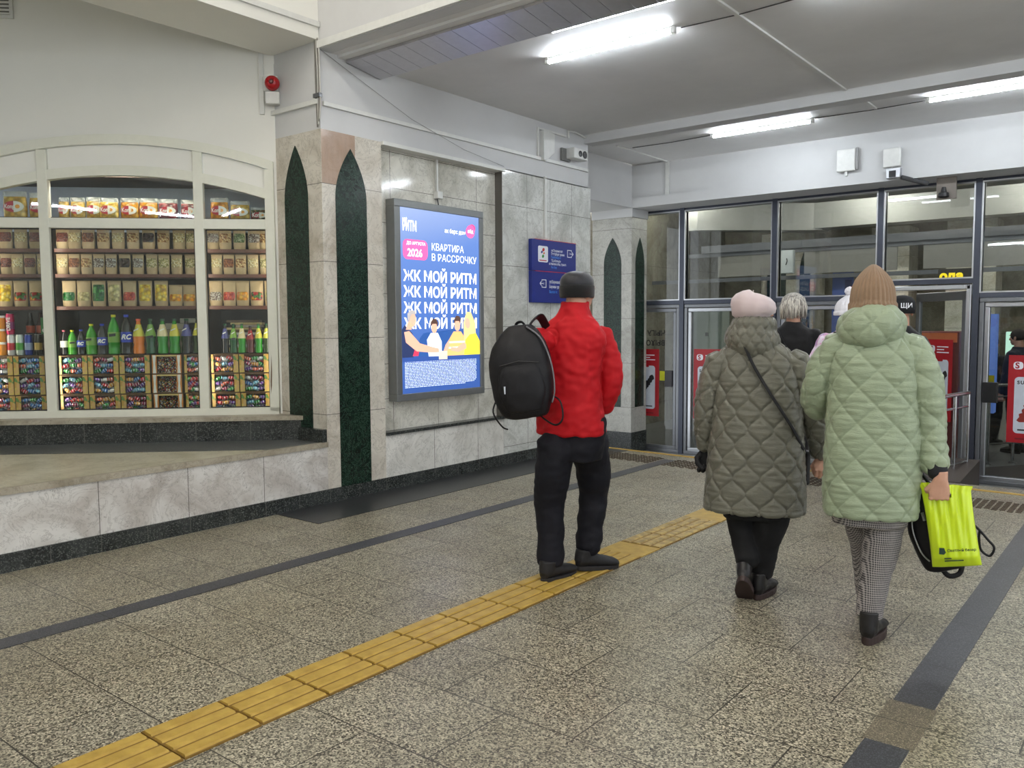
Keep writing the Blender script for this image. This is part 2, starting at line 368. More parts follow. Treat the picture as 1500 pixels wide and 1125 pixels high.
for i in range(7):
    x0 = MUL[i]+(0.036 if i else -0.05); x1 = MUL[i+1]-0.026; tz = TRZ[i]
    struct('trim_%d' % (30+i), bx(x0, x1, DY-0.08, DY+0.04, tz-0.022, tz+0.030).box(x0, x1, DY-0.06, DY+0.03, 2.90, 2.94), M['steel_blue'])
    w = empty('window_%d' % (i+2), (0, DY, 0)); tag(w, kind='structure')
    frame_rect(MB(), x0, x1, -0.085, 0.02, tz+0.030, 2.90, 0.016).obj('window_frame', M['alu'], w)
    bx(x0+0.01, x1-0.01, -0.012, -0.006, tz+0.05, 2.89).obj('pane', M['glass_dark'], w)
    if i == 3: continue
    d = empty('door_%d' % (i+1), (0, DY, 0)); tag(d, kind='structure'); top = tz-0.024
    frame_rect(MB(), x0+0.005, x1-0.005, -0.075, 0.03, LZ, top, 0.045).obj('door_frame', M['alu_dark'], d, bevel=0.006)
    fr = frame_rect(MB(), x0+0.055, x1-0.055, -0.06, 0.01, LZ+0.04, top-0.05, 0.05); fr.obj('door_leaf', M['alu'] if i != 0 else M['alu_dark'], d, bevel=0.008)
    bx(x0+0.10, x1-0.10, -0.03, -0.022, LZ+0.09, top-0.10).obj('pane', M['glass_dark'], d)
# open door frame of the fourth bay and the leaf swung inwards
d = empty('door_4', (0, DY, 0)); tag(d, kind='structure')
MB().box(-2.645, -2.60, -0.07, 0.03, LZ, 1.80).box(-1.79, -1.74, -0.07, 0.03, LZ, 1.80).box(-2.645, -1.74, -0.07, 0.03, 1.755, 1.805).box(-1.755, -1.738, -0.085, -0.07, LZ, 1.8).obj('door_frame', M['alu'], d, bevel=0.006)
leaf = empty('door_leaf', (-1.79, 0.02, 0), PI-math.radians(42)); leaf.parent = d
MB().box(0, 0.85, -0.02, 0.02, 1.64, 1.74).box(0, 0.85, -0.02, 0.02, LZ+0.02, LZ+0.14).box(0.0, 0.06, -0.02, 0.02, LZ+0.1, 1.7).box(0.78, 0.85, -0.02, 0.02, LZ+0.1, 1.7).obj('leaf_frame', M['alu_dark'], leaf, bevel=0.006)
bx(0.05, 0.79, -0.004, 0.004, LZ+0.1, 1.66).obj('pane', M['glass'], leaf)
# ---------------------------------------------------------------- beyond the glass
grey = plain('grey vestibule panel', (150, 148, 142), 0.5); gbeam = plain('pale grey beam', (172, 172, 168), 0.5)
struct('wall_inner', bx(-9, 6, 16.0, 16.2, LZ, 3.5), mat_marble('beige marble inner wall', (152, 146, 128), (112, 106, 90), xj=(0.6, 0), zj=(1.2, 0)))
struct('ceiling_inner', bx(-9, 6, 10.22, 22, 3.55, 3.65), M['ceil_paint'])
struct('wall_inner_left', bx(-7.4, -7.2, 10.4, 16, LZ, 3.55), mat_marble('grey marble side wall', (160, 156, 142), (118, 112, 98), yj=(0.6, 0), zj=(1.2, 0)))
struct('beam_inner', MB().prism([(-6.6, 12.9), (-6.3, 12.9), (-4.7, 14.3), (-4.7, 14.6), (-5.0, 14.6)], 'z', 2.95, 3.4).box(-4.9, 6, 14.2, 14.6, 2.98, 3.4), gbeam)
struct('trim_40', bx(-6.25, 5, 12.95, 13.1, 2.56, 2.68).box(-6.55, 5, 13.0, 13.06, 2.50, 2.56).box(-7.2, 5, 13.0, 13.06, 2.08, 2.14), plain('grey metal channel', (120, 122, 128), 0.4, metal=0.4))
for i, (a, b) in enumerate(((-5.98, -4.95), (-4.55, -3.2), (-2.85, -1.2), (-1.0, 0.6))):
    struct('trim_%d' % (41+i), bx(a, b, 13.02, 13.05, 2.16, 2.5), grey)
struct('wall_inner_column', bx(-5.95, -5.0, 14.8, 15.4, LZ, 3.0).box(-4.1, -3.5, 15.0, 15.6, LZ, 3.0).box(-2.9, -2.2, 14.8, 15.4, LZ, 3.0).box(-0.6, -0.1, 14.8, 15.4, LZ, 3.0), M['pillar_marble'])
struct('trim_46', MB().prism(arch_poly(-5.66, 0.17, 0, 2.3, 2.7), 'y', 14.78, 14.802).prism(arch_poly(-5.15, 0.09, 0, 2.3, 2.7), 'y', 14.78, 14.802), M['green'])
# ---------------------------------------------------------------- tubes of light
def tube_light(x0, x1, y, z, label, group='ceiling tube lights', r=0.015, mt='tube'):
    t = empty('tube_light', (x0, y, z), 0, label, 'light', group)
    L = x1-x0
    MB().box(0, L, -0.012, 0.012, 0.0, 0.020).obj('fixture_body', M['trunk'], t, bevel=0.004)
    MB().tube([(0.02, 0, -0.012), (L-0.02, 0, -0.012)], r, 12).obj('light_tube', M[mt], t, smooth=SM)
    for a in (-0.012, L-0.02): bx(a, a+0.032, -0.018, 0.018, -0.030, 0.020).obj('end_cap', M['trunk'], t, bevel=0.004)
    return t
M['tube'] = plain('glowing white tube', (240, 248, 255), emit=TUBE_STRENGTH)
zc = CZ-0.022
M['tube_near'] = plain('very bright white tube', (255, 250, 240), emit=125.0)
M['tube_dim'] = plain('softly glowing white tube', (240, 248, 255), emit=14.0)
tube_light(-3.93, -2.83, 5.40, zc, 'bright tube light in the middle of the grey ceiling, above the man in red')
tube_light(-1.89, -0.79, 5.38, zc, 'tube light at the top edge of the photo, right of the long middle one')
tube_light(-4.07, -2.97, 8.67, zc, 'far tube light above the glass doors, left of the two there')
tube_light(-1.88, -0.78, 8.58, zc, 'far tube light above the doors at the right edge of the photo')
tube_light(-3.49, -2.30, 4.835, zc-.01, 'tube light fixed along the ribbed metal channel at the top', mt='tube_dim')
for x in (0.3, 2.5): tube_light(x, x+1.1, 5.4, zc, 'tube light on the ceiling outside the right of the photo')
for x in (0.3, 2.5): tube_light(x, x+1.1, 8.6, zc, 'tube light above the doors outside the right of the photo')
for x in (-4.6, -2.6, -0.6, 1.4):
    for y in (2.2, -0.6): tube_light(x, x+1.1, y, 4.878, 'tube light on the high ceiling behind and above the viewer', mt='tube_near')
for k, (x, y, rz) in enumerate(((-4.0, -4.95, 0), (-2.25, -4.6, .15), (-1.05, -3.98, 1.85), (0.6, -4.6, 0), (2.6, -4.6, 0))):
    tube_light(x, x+1.1, y, 3.458, 'tube light on the lower ceiling far behind the viewer').rotation_euler.z = rz
for x, y in ((-6.9, 12.6), (-5.6, 11.4), (-3.4, 11.4), (-1.2, 11.6), (1.0, 12.5), (-4.2, 13.6), (-1.9, 13.6)): tube_light(x, x+0.9, y, 3.49, 'added tube light brightening the hall behind the glass doors', mt='tube_near')  # most of these tubes are added only to brighten the inner hall
# ================================================================ SHOP WINDOW (diagonal wall, 45 degrees)
SU = Matrix.Translation((-5.76, 4.18, 0)) @ Matrix.Rotation(PI/4, 4, 'Z')    # local: x along wall, y into the shop, z up
def shop_pt(u, y, z): return SU @ Vector((u, y, z))
RA = 3.685; UC = -1.2
def arc(u, off): return 2.917+off-(RA-math.sqrt(RA*RA-(u-UC)**2))
def arc_band(mb, u0, u1, offa, offb, y0, y1, n=14, zb=None):
    # slab between two arcs (or between an arc and a flat bottom zb)
    us = [u0+(u1-u0)*i/n for i in range(n+1)]
    top = [(u, arc(u, offa)) for u in us]; bot = [(u, arc(u, offb) if zb is None else zb) for u in us]
    for i in range(n):
        q = [bot[i], bot[i+1], top[i+1], top[i]]
        mb.add([(p[0], y0, p[1]) for p in q]+[(p[0], y1, p[1]) for p in q], [(0, 1, 2, 3), (7, 6, 5, 4), (0, 4, 5, 1), (3, 2, 6, 7)] + ([(0, 3, 7, 4)] if i == 0 else []) + ([(1, 5, 6, 2)] if i == n-1 else []))
    return mb
def weld(me):
    bm = bmesh.new(); bm.from_mesh(me); bmesh.ops.remove_doubles(bm, verts=bm.verts, dist=1e-5); bmesh.ops.recalc_face_normals(bm, faces=bm.faces); bm.to_mesh(me); bm.free()
mb = MB(); n = 24; us = [-2.38+(2.36)*i/n for i in range(n+1)]
poly = [(0.005, 0.66), (0.005, 4.9), (-5, 4.9), (-5, 0.3), (-2.385, 0.3), (-2.385, arc(-2.38, 0))] + [(u, arc(u, 0)) for u in us] + [(-0.015, 0.66)]
struct('wall_shop', MB().prism(poly, 'y', 0.0, 0.03), M['warm_paint'], T=SU)
bpy.data.objects.remove(bpy.data.objects['wall_shop_upper'])
struct('wall_shop_lower', MB().prism([(-5.50, 4.179), (-9.3, 0.379), (-9.4, 0.479), (-5.70, 4.179)], 'z', 0.47, 0.643), M['black_granite'])
struct('trim_50', MB().prism([(-5.475, 4.178), (-9.25, 0.403), (-9.45, 0.60), (-5.87, 4.178)], 'z', 0.642, 0.676), M['ledge_marble'])
w1 = empty('window_1'); w1.matrix_world = SU; tag(w1, kind='structure'); P = M['pvc']
f = MB(); arc_band(f, -2.38, -0.02, 0.0, -0.075, -0.045, 0.03)
f.box(-2.38, -0.02, -0.04, 0.03, 0.676, 0.733).box(-2.38, -2.31, -0.04, 0.03, 0.70, 2.75).box(-0.092, -0.02, -0.04, 0.03, 0.70, 2.66); f.obj('window_frame', P, w1)
for u in (-1.83, -0.65): bx(u, u+0.075, -0.036, 0.03, 0.73, arc(u, -0.07)-0.002).obj('mullion', P, w1, bevel=0.004)
bx(-2.31, -0.092, -0.034, 0.03, 2.182, 2.262).obj('transom', P, w1, bevel=0.004)
o = arc_band(MB(), -2.31, -0.092, -0.24, -0.318, -0.034, 0.03).obj('arched_rail', P, w1); weld(o.data)
for a, b in ((-2.31, -1.835), (-1.75, -0.655), (-0.57, -0.094)):
    o = arc_band(MB(), a, b, -0.078, -0.242, -0.012, 0.01).obj('top_panel', M['warm_paint'], w1); weld(o.data)
    bx(a, b, 0.0, 0.006, 0.73, 2.185).obj('pane', M['glass'], w1)
    o = arc_band(MB(), a, b, -0.315, 0, 0.0, 0.006, zb=2.262).obj('pane', M['glass'], w1); weld(o.data)
    g = MB(); g.box(a, a+0.008, -0.004, 0.012, 0.735, 2.18).box(b-0.008, b, -0.004, 0.012, 0.735, 2.18).box(a, b, -0.004, 0.012, 0.733, 0.741).box(a, b, -0.004, 0.012, 2.174, 2.182).box(a, b, -0.004, 0.012, 2.262, 2.27)
    g.obj('gasket', M['black_plastic'], w1)
# display case behind the panes
brown = plain('dark reddish brown shelf board', (96, 56, 44), 0.45); darkb = plain('dark brown display lining', (50, 36, 32), 0.6); navy = plain('near black display back', (22, 20, 28), 0.6)
palebl = plain('pale blue display back', (214, 222, 240), 0.5)
case = empty('display_case'); case.matrix_world = SU
tag(case, 'brown shelved display case behind the arched shop window', 'display case')
bx(-2.7, 0.2, 0.03, 0.62, 0.66, 0.688).obj('base_board', brown, case)
bx(-2.7, 0.2, 0.622, 0.64, 0.66, 2.62).obj('back_panel', navy, case)
bx(-2.7, 0.2, 0.60, 0.62, 2.22, 2.60).obj('pale_back_panel', palebl, case)
bx(-2.7, 0.2, 0.06, 0.62, 2.60, 2.62).obj('case_top', darkb, case)
for z in (2.037, 1.832, 1.571, 2.262): bx(-2.7, 0.1, 0.135, 0.40, z-0.030, z-0.001).obj('shelf', brown, case, bevel=0.003)
for u in (-1.823, -0.63, 0.0, -2.6): bx(u, u+0.02, 0.05, 0.60, 0.69, 2.22).obj('divider', darkb, case)
# lamps added to brighten the case: hidden top strip, upright strips behind posts
for i, (y, z, s) in enumerate(((0.05, 2.628, 'top'),)):
    t = empty('added_fill_lamp', (0, 0, 0), 0, 'added white strip lamp brightening the %s of the shop window' % s, 'lamp'); t.matrix_world = SU @ Matrix.Translation((-1.2, y, z))
    bx(-.55, .55, -0.012, 0.012, 0.0, 0.01).obj('lamp_housing', M['trunk'], t); bx(-.54, .54, -0.010, 0.010, -0.008, 0.0).obj('lamp_strip', plain('dim added fill strip', (255, 244, 226), emit=70.0), t)
for u, nm in ((-1.792, 'left'), (-.612, 'right'), (-.05, 'far right'), (-2.35, 'far left')):
    t = empty('added_fill_lamp', (0, 0, 0), 0, 'added upright fill lamp hidden behind the %s frame post of the shop window' % nm, 'lamp'); t.matrix_world = SU @ Matrix.Translation((u, .036, 0.75))
    bx(-.018, .018, 0, .006, 0, 1.40).obj('lamp_housing', M['trunk'], t); bx(-.016, .016, .006, .014, .01, 1.39).obj('lamp_strip', plain('added fill strip', (255, 244, 226), emit=15.0), t)
# ---- kraft paper pouches
kraft = plain('kraft paper', (186, 160, 122), 0.65, bump=0.3, bscale=60, var=0.15)
def mat_food(name, cols, scale, gloss=0.25):
    N = Nt(name); v = N.vor(scale, out='Color'); sv = N.n('ShaderNodeSeparateColor'); N.link(v, sv.inputs[0])
    k = len(cols); c = N.ramp(sv.outputs[0], [(i/k, srgb(*q)) for i, q in enumerate(cols)], 'CONSTANT')
    d = N.vor(scale, out='Distance'); c = N.mix(1.0, c, N.ramp(d, [(0.25, 1.0), (0.75, 0.45)]), 'MULTIPLY')
    N.col(c); N.rough(gloss); N.bump(d, 0.8, -0.006); return N.m
FOOD = {
 'pale nuts': mat_food('pale nuts', [(226, 204, 150), (206, 180, 124), (238, 222, 178)], 85),
 'pistachios': mat_food('pistachios', [(214, 196, 146), (168, 160, 96), (230, 214, 170)], 95),
 'brown almonds': mat_food('brown almonds', [(132, 76, 46), (110, 60, 38), (160, 98, 60)], 80),
 'red-brown peanuts': mat_food('red-brown peanuts', [(126, 58, 46), (150, 80, 58), (98, 46, 40)], 90),
 'tan nut mix': mat_food('tan nut mix', [(198, 152, 96), (150, 98, 58), (224, 188, 132)], 80),
 'dark prunes': mat_food('dark prunes', [(60, 42, 40), (84, 60, 54), (44, 34, 36)], 50, 0.15),
 'grey seeds': mat_food('grey seeds', [(170, 156, 142), (120, 100, 92), (204, 196, 186)], 110),
 'green raisins': mat_food('green raisins', [(118, 138, 76), (88, 112, 56), (160, 170, 110)], 100),
 'green candied fruit': mat_food('green candied fruit', [(34, 110, 48), (22, 84, 38), (74, 148, 70)], 50, 0.15),
 'yellow dried fruit': mat_food('yellow dried fruit', [(236, 196, 40), (222, 170, 24), (246, 220, 96)], 38, 0.15),
 'pale dried slices': mat_food('pale dried slices', [(224, 208, 150), (206, 196, 130), (188, 170, 116)], 36, 0.2),
 'orange dried slices': mat_food('orange dried slices', [(232, 150, 30), (212, 120, 22), (242, 184, 70)], 38, 0.2),
 'red candied fruit': mat_food('red candied fruit', [(196, 66, 50), (170, 44, 44), (222, 108, 74)], 55, 0.15),
 'mixed candied fruit': mat_food('mixed candied fruit', [(180, 50, 44), (70, 110, 50), (226, 150, 40), (90, 40, 50)], 48, 0.15),
}
def pouch_front(x, z, w, h, d, q):   # front surface depth
    t = z/h; e = d*(1-t)**0.8*0.5+0.006
    return -e*(1-(abs(2*x/w)**3)*0.75)*(0.75+0.25*math.sin(PI*min(1, t*1.6)))
def pouch_mesh(w, h, d):
    mb = MB(); nz = 12; nx = 10; rings = []
    for j in range(nz+1):
        t = j/nz; z = h*t; r = []
        ww = w*(0.90+0.10*min(1, t*4)) * (1-0.03*math.sin(t*PI))
        for i in range(nx+1): x = ww*(i/nx-0.5); r.append((x, pouch_front(x*w/ww, z, w, h, d, 0), z))
        for i in range(nx, -1, -1): x = ww*(i/nx-0.5); r.append((x, -pouch_front(x*w/ww, z, w, h, d, 0)*0.7+0.001, z))
        rings.append(r)
    return mb.ring_loft(rings).mesh('pouch', kraft, SM)
def patch_mesh(w, h, d, x0, x1, z0, z1, off=-0.0018, oval=0.0, m=None, nm='window'):
    mb = MB(); nx = 10; nz = 8; vs = []
    for j in range(nz+1):
        for i in range(nx+1):
            a = i/nx*2-1; b = j/nz; x = (x0+x1)/2+a*(x1-x0)/2; z = z0+(z1-z0)*b
            if oval: x = (x0+x1)/2+a*(x1-x0)/2*(1-oval*(abs(2*b-1))**3)
            bulge = -0.004*math.sin(PI*b)*(1-a*a)
            vs.append((x, pouch_front(x, z, w, h, d, 0)+off+bulge, z))
    fs = [(j*(nx+1)+i, j*(nx+1)+i+1, (j+1)*(nx+1)+i+1, (j+1)*(nx+1)+i) for j in range(nz) for i in range(nx)]
    return mb.add(vs, fs).mesh(nm, m, True)
_pm = {}
ORD = ['first', 'second', 'third', 'fourth', 'fifth', 'sixth', 'seventh', 'eighth', 'ninth', 'tenth', 'eleventh', 'twelfth', 'thirteenth', 'fourteenth']
seal_m = plain('creased kraft seal', (168, 142, 104), 0.6)
def pouch(u, z, w, h, d, kind, food, label, group, y=0.19):
    t = empty('food_pouch'); t.matrix_world = SU @ Matrix.Translation((u, y, z)) @ Matrix.Rotation(random.uniform(-0.06, 0.06), 4, 'Z')
    tag(t, label, 'pouch', group)
    key = (w, h, d)
    if key not in _pm: _pm[key] = pouch_mesh(w, h, d)
    o = bpy.data.objects.new('pouch_body', _pm[key]); COL.objects.link(o); o.parent = t
    k2 = (key, kind, food)
    if k2 not in _pm:
        if kind == 'A': q = (-w*0.46, w*0.46, h*0.34, h*0.80, 0.15)
        elif kind == 'B': q = (-w*0.44, w*0.44, h*0.22, h*0.56, 0.15)
        else: q = (-w*0.43, w*0.43, h*0.20, h*0.86, 0.1)
        _pm[k2] = patch_mesh(w, h, d, q[0], q[1], q[2], q[3], oval=q[4], m=FOOD[food])
    o = bpy.data.objects.new('clear_window', _pm[k2]); COL.objects.link(o); o.parent = t
    k3 = (key, 'seal')
    if k3 not in _pm: _pm[k3] = bx(-w*0.5, w*0.5, -0.0065, 0.006, h*0.93, h*1.01).mesh('seal', seal_m)
    o = bpy.data.objects.new('top_seal', _pm[k3]); COL.objects.link(o); o.parent = t
def pane_of(u): return 'left' if u < -1.8 else ('middle' if u < -0.62 else 'right')
def row_labels(us):
    cnt = {}; out = []
    for u in us:
        p = pane_of(u); out.append((p, ORD[cnt.get(p, 0)])); cnt[p] = cnt.get(p, 0)+1
    return out
rows = [
 ('upper pouch shelf', 2.037, 0.100, 0.165, 0.06, [-2.179, -2.065, -1.951, -1.745, -1.65, -1.544, -1.427, -1.311, -1.194, -1.071, -0.954, -0.83, -0.727, -0.559, -0.459, -0.344, -0.226, -0.132],
  ['red-brown peanuts', 'pale nuts', 'red-brown peanuts', 'red-brown peanuts', 'pale nuts', 'brown almonds', 'tan nut mix', 'pale nuts', 'tan nut mix', 'dark prunes', 'tan nut mix', 'pale nuts', 'pistachios', 'grey seeds', 'tan nut mix', 'green raisins', 'grey seeds', 'tan nut mix'], 'A'),
 ('second pouch shelf', 1.832, 0.089, 0.163, 0.06, [-2.184, -2.099, -2.002, -1.905, -1.755, -1.66, -1.565, -1.468, -1.372, -1.266, -1.16, -1.052, -0.956, -0.854, -0.745, -0.533, -0.436, -0.338, -0.240, -0.14],
  ['red-brown peanuts', 'pale nuts', 'red-brown peanuts', 'pale nuts', 'pale nuts', 'brown almonds', 'tan nut mix', 'grey seeds', 'grey seeds', 'dark prunes', 'grey seeds', 'pistachios', 'pistachios', 'pale nuts', 'pistachios', 'pale nuts', 'brown almonds', 'tan nut mix', 'pale nuts', 'pistachios'], 'A'),
 ('third pouch shelf', 1.571, 0.106, 0.205, 0.07, [-2.2, -2.085, -1.965, -1.71, -1.595, -1.478, -1.356, -1.236, -1.112, -0.985, -0.87, -0.76, -0.548, -0.437, -0.33, -0.215, -0.10],
  ['yellow dried fruit', 'mixed candied fruit', 'mixed candied fruit', 'green candied fruit', 'pale dried slices', 'green candied fruit', 'pale dried slices', 'red candied fruit', 'yellow dried fruit', 'yellow dried fruit', 'orange dried slices', 'orange dried slices', 'grey seeds', 'red candied fruit', 'orange dried slices', 'mixed candied fruit', 'pale dried slices'], None)]
for nm, z, w, h, d, us, fs, kd in rows:
    for (p, od), u, fd in zip(row_labels(us), us, fs):
        k = kd or ('C' if (fd, round(u, 1)) in (('yellow dried fruit', -2.2), ('green candied fruit', -1.5), ('pale dried slices', -1.4), ('yellow dried fruit', -1.1), ('yellow dried fruit', -1.0)) else 'B')
        hh = h*0.84 if (kd is None and u in (-0.87, -0.76)) else h
        pouch(u, z, w, hh, d, k, fd, 'kraft pouch of %s, %s from left behind the %s pane, %s' % (fd, od, p, nm), 'kraft pouches on the %s' % nm)
# ---- branded bags of dried fruit in the arch
lab_red = plain('deep red printed label', (176, 22, 44), 0.35); lab_white = plain('white printed label', (238, 236, 228), 0.35); lab_or = plain('orange fruit print', (240, 160, 50), 0.35)
film = plain('silvery clear film', (214, 216, 218), 0.12, spec=0.8)
fruit_m = {'yellow': mat_food('yellow mango slices', [(232, 190, 84), (222, 170, 62), (240, 208, 120)], 30, 0.15), 'orange': mat_food('orange mango slices', [(232, 160, 32), (216, 136, 24), (244, 190, 70)], 32, 0.15),
           'dark red': mat_food('dark red dried fruit', [(140, 32, 44), (112, 24, 38), (170, 60, 66)], 40, 0.15), 'green and brown': mat_food('green and brown fruit mix', [(70, 96, 48), (130, 96, 60), (196, 180, 120), (150, 40, 40)], 48, 0.15)}
bags = [(-2.1, .185, .235, 'yellow', 'tray'), (-1.915, .155, .225, 'yellow', 'tray'), (-1.725, .085, .19, 'yellow', 'tray'), (-1.618, .115, .19, 'yellow', 'tray'), (-1.490, .125, .195, 'yellow', 'bag'), (-1.366, .15, .185, 'yellow', 'front'), (-1.213, .145, .19, 'orange', 'bag'),
        (-1.065, .15, .19, 'orange', 'bag'), (-0.91, .155, .185, 'dark red', 'bag'), (-0.745, .13, .18, 'dark red', 'dark'), (-0.50, .15, .20, 'orange', 'bag'), (-0.335, .16, .175, 'yellow', 'bag'), (-0.175, .15, .125, 'green and brown', 'bag')]
def rounded(w, h, r, n=5):
    pts = []
    for cx, cz, a0 in ((w/2-r, h/2-r, 0), (-w/2+r, h/2-r, 90), (-w/2+r, -h/2+r, 180), (w/2-r, -h/2+r, 270)):
        for k in range(n+1): a = math.radians(a0+90*k/n); pts.append((cx+r*math.cos(a), cz+r*math.sin(a)))
    return pts
for (p, od), (u, w, h, fr, kind) in zip(row_labels([b[0] for b in bags]), bags):
    t = empty('dried_fruit_bag'); y = 0.17 if kind == 'front' else 0.20; t.matrix_world = SU @ Matrix.Translation((u, y, 2.263)) @ Matrix.Rotation(random.uniform(-.05, .05), 4, 'Z')
    tag(t, 'clear bag of %s dried fruit, %s from left in the %s arch pane' % (fr, od, p), 'bag', 'dried fruit bags in the arch of the shop window')
    hs = h*0.78; rings = []
    for j in range(9):
        tt = j/8; z = 0.004+tt*(h*0.80); th = 0.026*math.sin(PI*(0.12+0.82*tt))**0.6+0.004; ww = w*(0.93+0.05*math.sin(tt*PI))
        rings.append([(ww/2*math.copysign(abs(math.cos(a))**0.6, math.cos(a)), th*math.copysign(abs(math.sin(a))**0.8, math.sin(a)), z) for a in [2*PI*k/20 for k in range(20)]])
    MB().ring_loft(rings).obj('fruit_filling', fruit_m[fr], t, smooth=SM)
    cr = [[(w/2*(1-0.04*random.random())*math.copysign(abs(math.cos(a))**0.5, math.cos(a)), 0.006*math.sin(a)+0.004*math.sin(a*5+j), h*(0.78+0.22*j/4)) for a in [2*PI*k/20 for k in range(20)]] for j in range(5)]
    MB().ring_loft(cr).obj('film_top', film, t)
    zc2 = h*0.47; yy = -0.034
    ell = [(0.42*w*math.cos(a), zc2+0.15*h*math.sin(a)*1.25) for a in [2*PI*k/24 for k in range(24)]]
    MB().prism(ell, 'y', yy, yy+0.012).obj('oval_label', lab_white, t)
    halfe = [(0.42*w*math.cos(a), zc2+0.19*h*math.sin(a)) for a in [PI/2+PI*k/14 for k in range(15)]]
    MB().prism(halfe, 'y', yy-0.001, yy).obj('red_label', lab_red, t)
    MB().prism([(0.16*w+0.1*w*math.cos(a), zc2+0.07*h*math.sin(a)) for a in [2*PI*k/12 for k in range(12)]], 'y', yy-0.001, yy).obj('fruit_picture', lab_or, t)
    text('lettering', 'Kong', lab_white, T_wallY(-0.38*w, yy-0.002, zc2-0.015), 0.048 if w > 0.12 else 0.03, t, sx=0.75, bold=0.0012)
# ---- bottles
def mat_liquid(name, rgb, emit=0): 
    return plain(name, rgb, 0.10, spec=0.5, coat=0.15, var=0.12)
LQ = {'lime green': (60, 150, 30), 'dark green': (12, 74, 34), 'bright green': (38, 140, 28), 'black': (20, 16, 18), 'orange': (226, 120, 20), 'dark red': (82, 18, 22), 'olive green': (44, 60, 22)}
CAPC = {'yellow': (214, 208, 30), 'blue': (40, 62, 190), 'orange': (226, 84, 40), 'green': (10, 70, 40), 'pink': (200, 90, 110), 'black': (20, 20, 20)}
LABC = {'green and white': (118, 160, 60), 'blue': (34, 58, 176), 'white': (220, 214, 206), 'cream': (222, 206, 160), 'yellow': (206, 196, 70), 'violet': (70, 70, 130), 'red': (150, 30, 36)}
def bottle(u, h, r, shape, lq, cap, lab, brand, label, y=0.17, z=1.176):
    t = empty('soda_bottle'); t.matrix_world = SU @ Matrix.Translation((u, y, z)) @ Matrix.Rotation(random.uniform(-.3, .3) if not brand else 0.1, 4, 'Z'); tag(t, label, 'bottle', 'soda bottles on the candy crates')
    if shape == 'pet': prof = [(0.86, 0), (1, .02), (1, .12), (.93, .16), (1, .20), (1, .58), (.97, .64), (.80, .74), (.5, .84), (.34, .90), (.32, .94)]
    else: prof = [(0.84, 0), (1, .02), (1.0, .16), (.88, .27), (1.0, .40), (1.0, .48), (.9, .58), (.62, .72), (.42, .84), (.34, .92), (.33, .945)]
    MB().lathe([(a*r, b*h) for a, b in prof], seg=18).obj('bottle_body', mat_liquid('%s soda in bottle' % lq, LQ[lq]), t, smooth=SM)
    MB().lathe([(r*.40, h*.935), (r*.41, h*.995), (r*.36, h)], seg=12).obj('cap', plain('%s bottle cap' % cap, CAPC[cap], 0.4), t, smooth=SM)
    lm = plain('%s bottle label' % lab, LABC[lab], 0.35)
    if shape == 'pet': MB().lathe([(r*1.012, h*.30), (r*1.012, h*.56)], seg=18).obj('label_band', lm, t, smooth=SM)
    else:
        MB().lathe([(r*1.02, h*.50), (r*.93, h*.585), (r*.645, h*.725), (r*.45, h*.84)], seg=18).obj('label_band', lm, t, smooth=SM)
        MB().prism([(-r*.5, h*.64), (r*.35, h*.70), (r*.4, h*.735), (-r*.45, h*.68)], 'y', -r*.86, -r*.70).obj('label_stripe', lab_white, t)
    if brand: text('lettering', 'RC', lab_white, T_wallY(-r*0.72, -r*1.03, h*.38), h*0.17, t, shear=0.3, bold=0.002)
    if lab == 'green and white': MB().prism([(-r*.55, h*.44), (r*.55, h*.46), (r*.55, h*.53), (-r*.55, h*.51)], 'y', -r*1.02, -r*.7).obj('label_print', navy, t)
B = [(-1.76, .20, .030, 'pet', 'black', 'pink', 'white', 0), (-1.695, .20, .034, 'pet', 'lime green', 'yellow', 'green and white', 0), (-1.626, .205, .034, 'pet', 'black', 'blue', 'blue', 1), (-1.545, .25, .041, 'pet', 'lime green', 'yellow', 'green and white', 0),
     (-1.46, .25, .040, 'pet', 'black', 'blue', 'blue', 1), (-1.368, .325, .046, 'pet', 'bright green', 'yellow', 'green and white', 0), (-1.268, .325, .046, 'pet', 'black', 'blue', 'blue', 1), (-1.172, .29, .046, 'g', 'orange', 'orange', 'yellow', 0),
     (-1.078, .29, .043, 'g', 'dark green', 'green', 'green and white', 0), (-0.982, .29, .043, 'g', 'bright green', 'green', 'cream', 0), (-0.886, .29, .043, 'g', 'bright green', 'green', 'yellow', 0), (-0.79, .29, .043, 'g', 'black', 'green', 'violet', 0), (-0.70, .30, .041, 'g', 'olive green', 'green', 'yellow', 0),
     (-0.48, .245, .031, 'g', 'black', 'green', 'violet', 0), (-0.412, .245, .031, 'g', 'dark green', 'green', 'green and white', 0), (-0.344, .245, .031, 'g', 'bright green', 'green', 'cream', 0), (-0.276, .225, .031, 'g', 'dark red', 'black', 'red', 0), (-0.208, .245, .031, 'g', 'bright green', 'green', 'yellow', 0), (-0.142, .245, .031, 'g', 'olive green', 'green', 'yellow', 0)]
for (p, od), b in zip(row_labels([b[0] for b in B]), B):
    bottle(*b, '%s soda bottle with %s label, %s from left behind the %s pane' % (b[4], b[6], od, p))
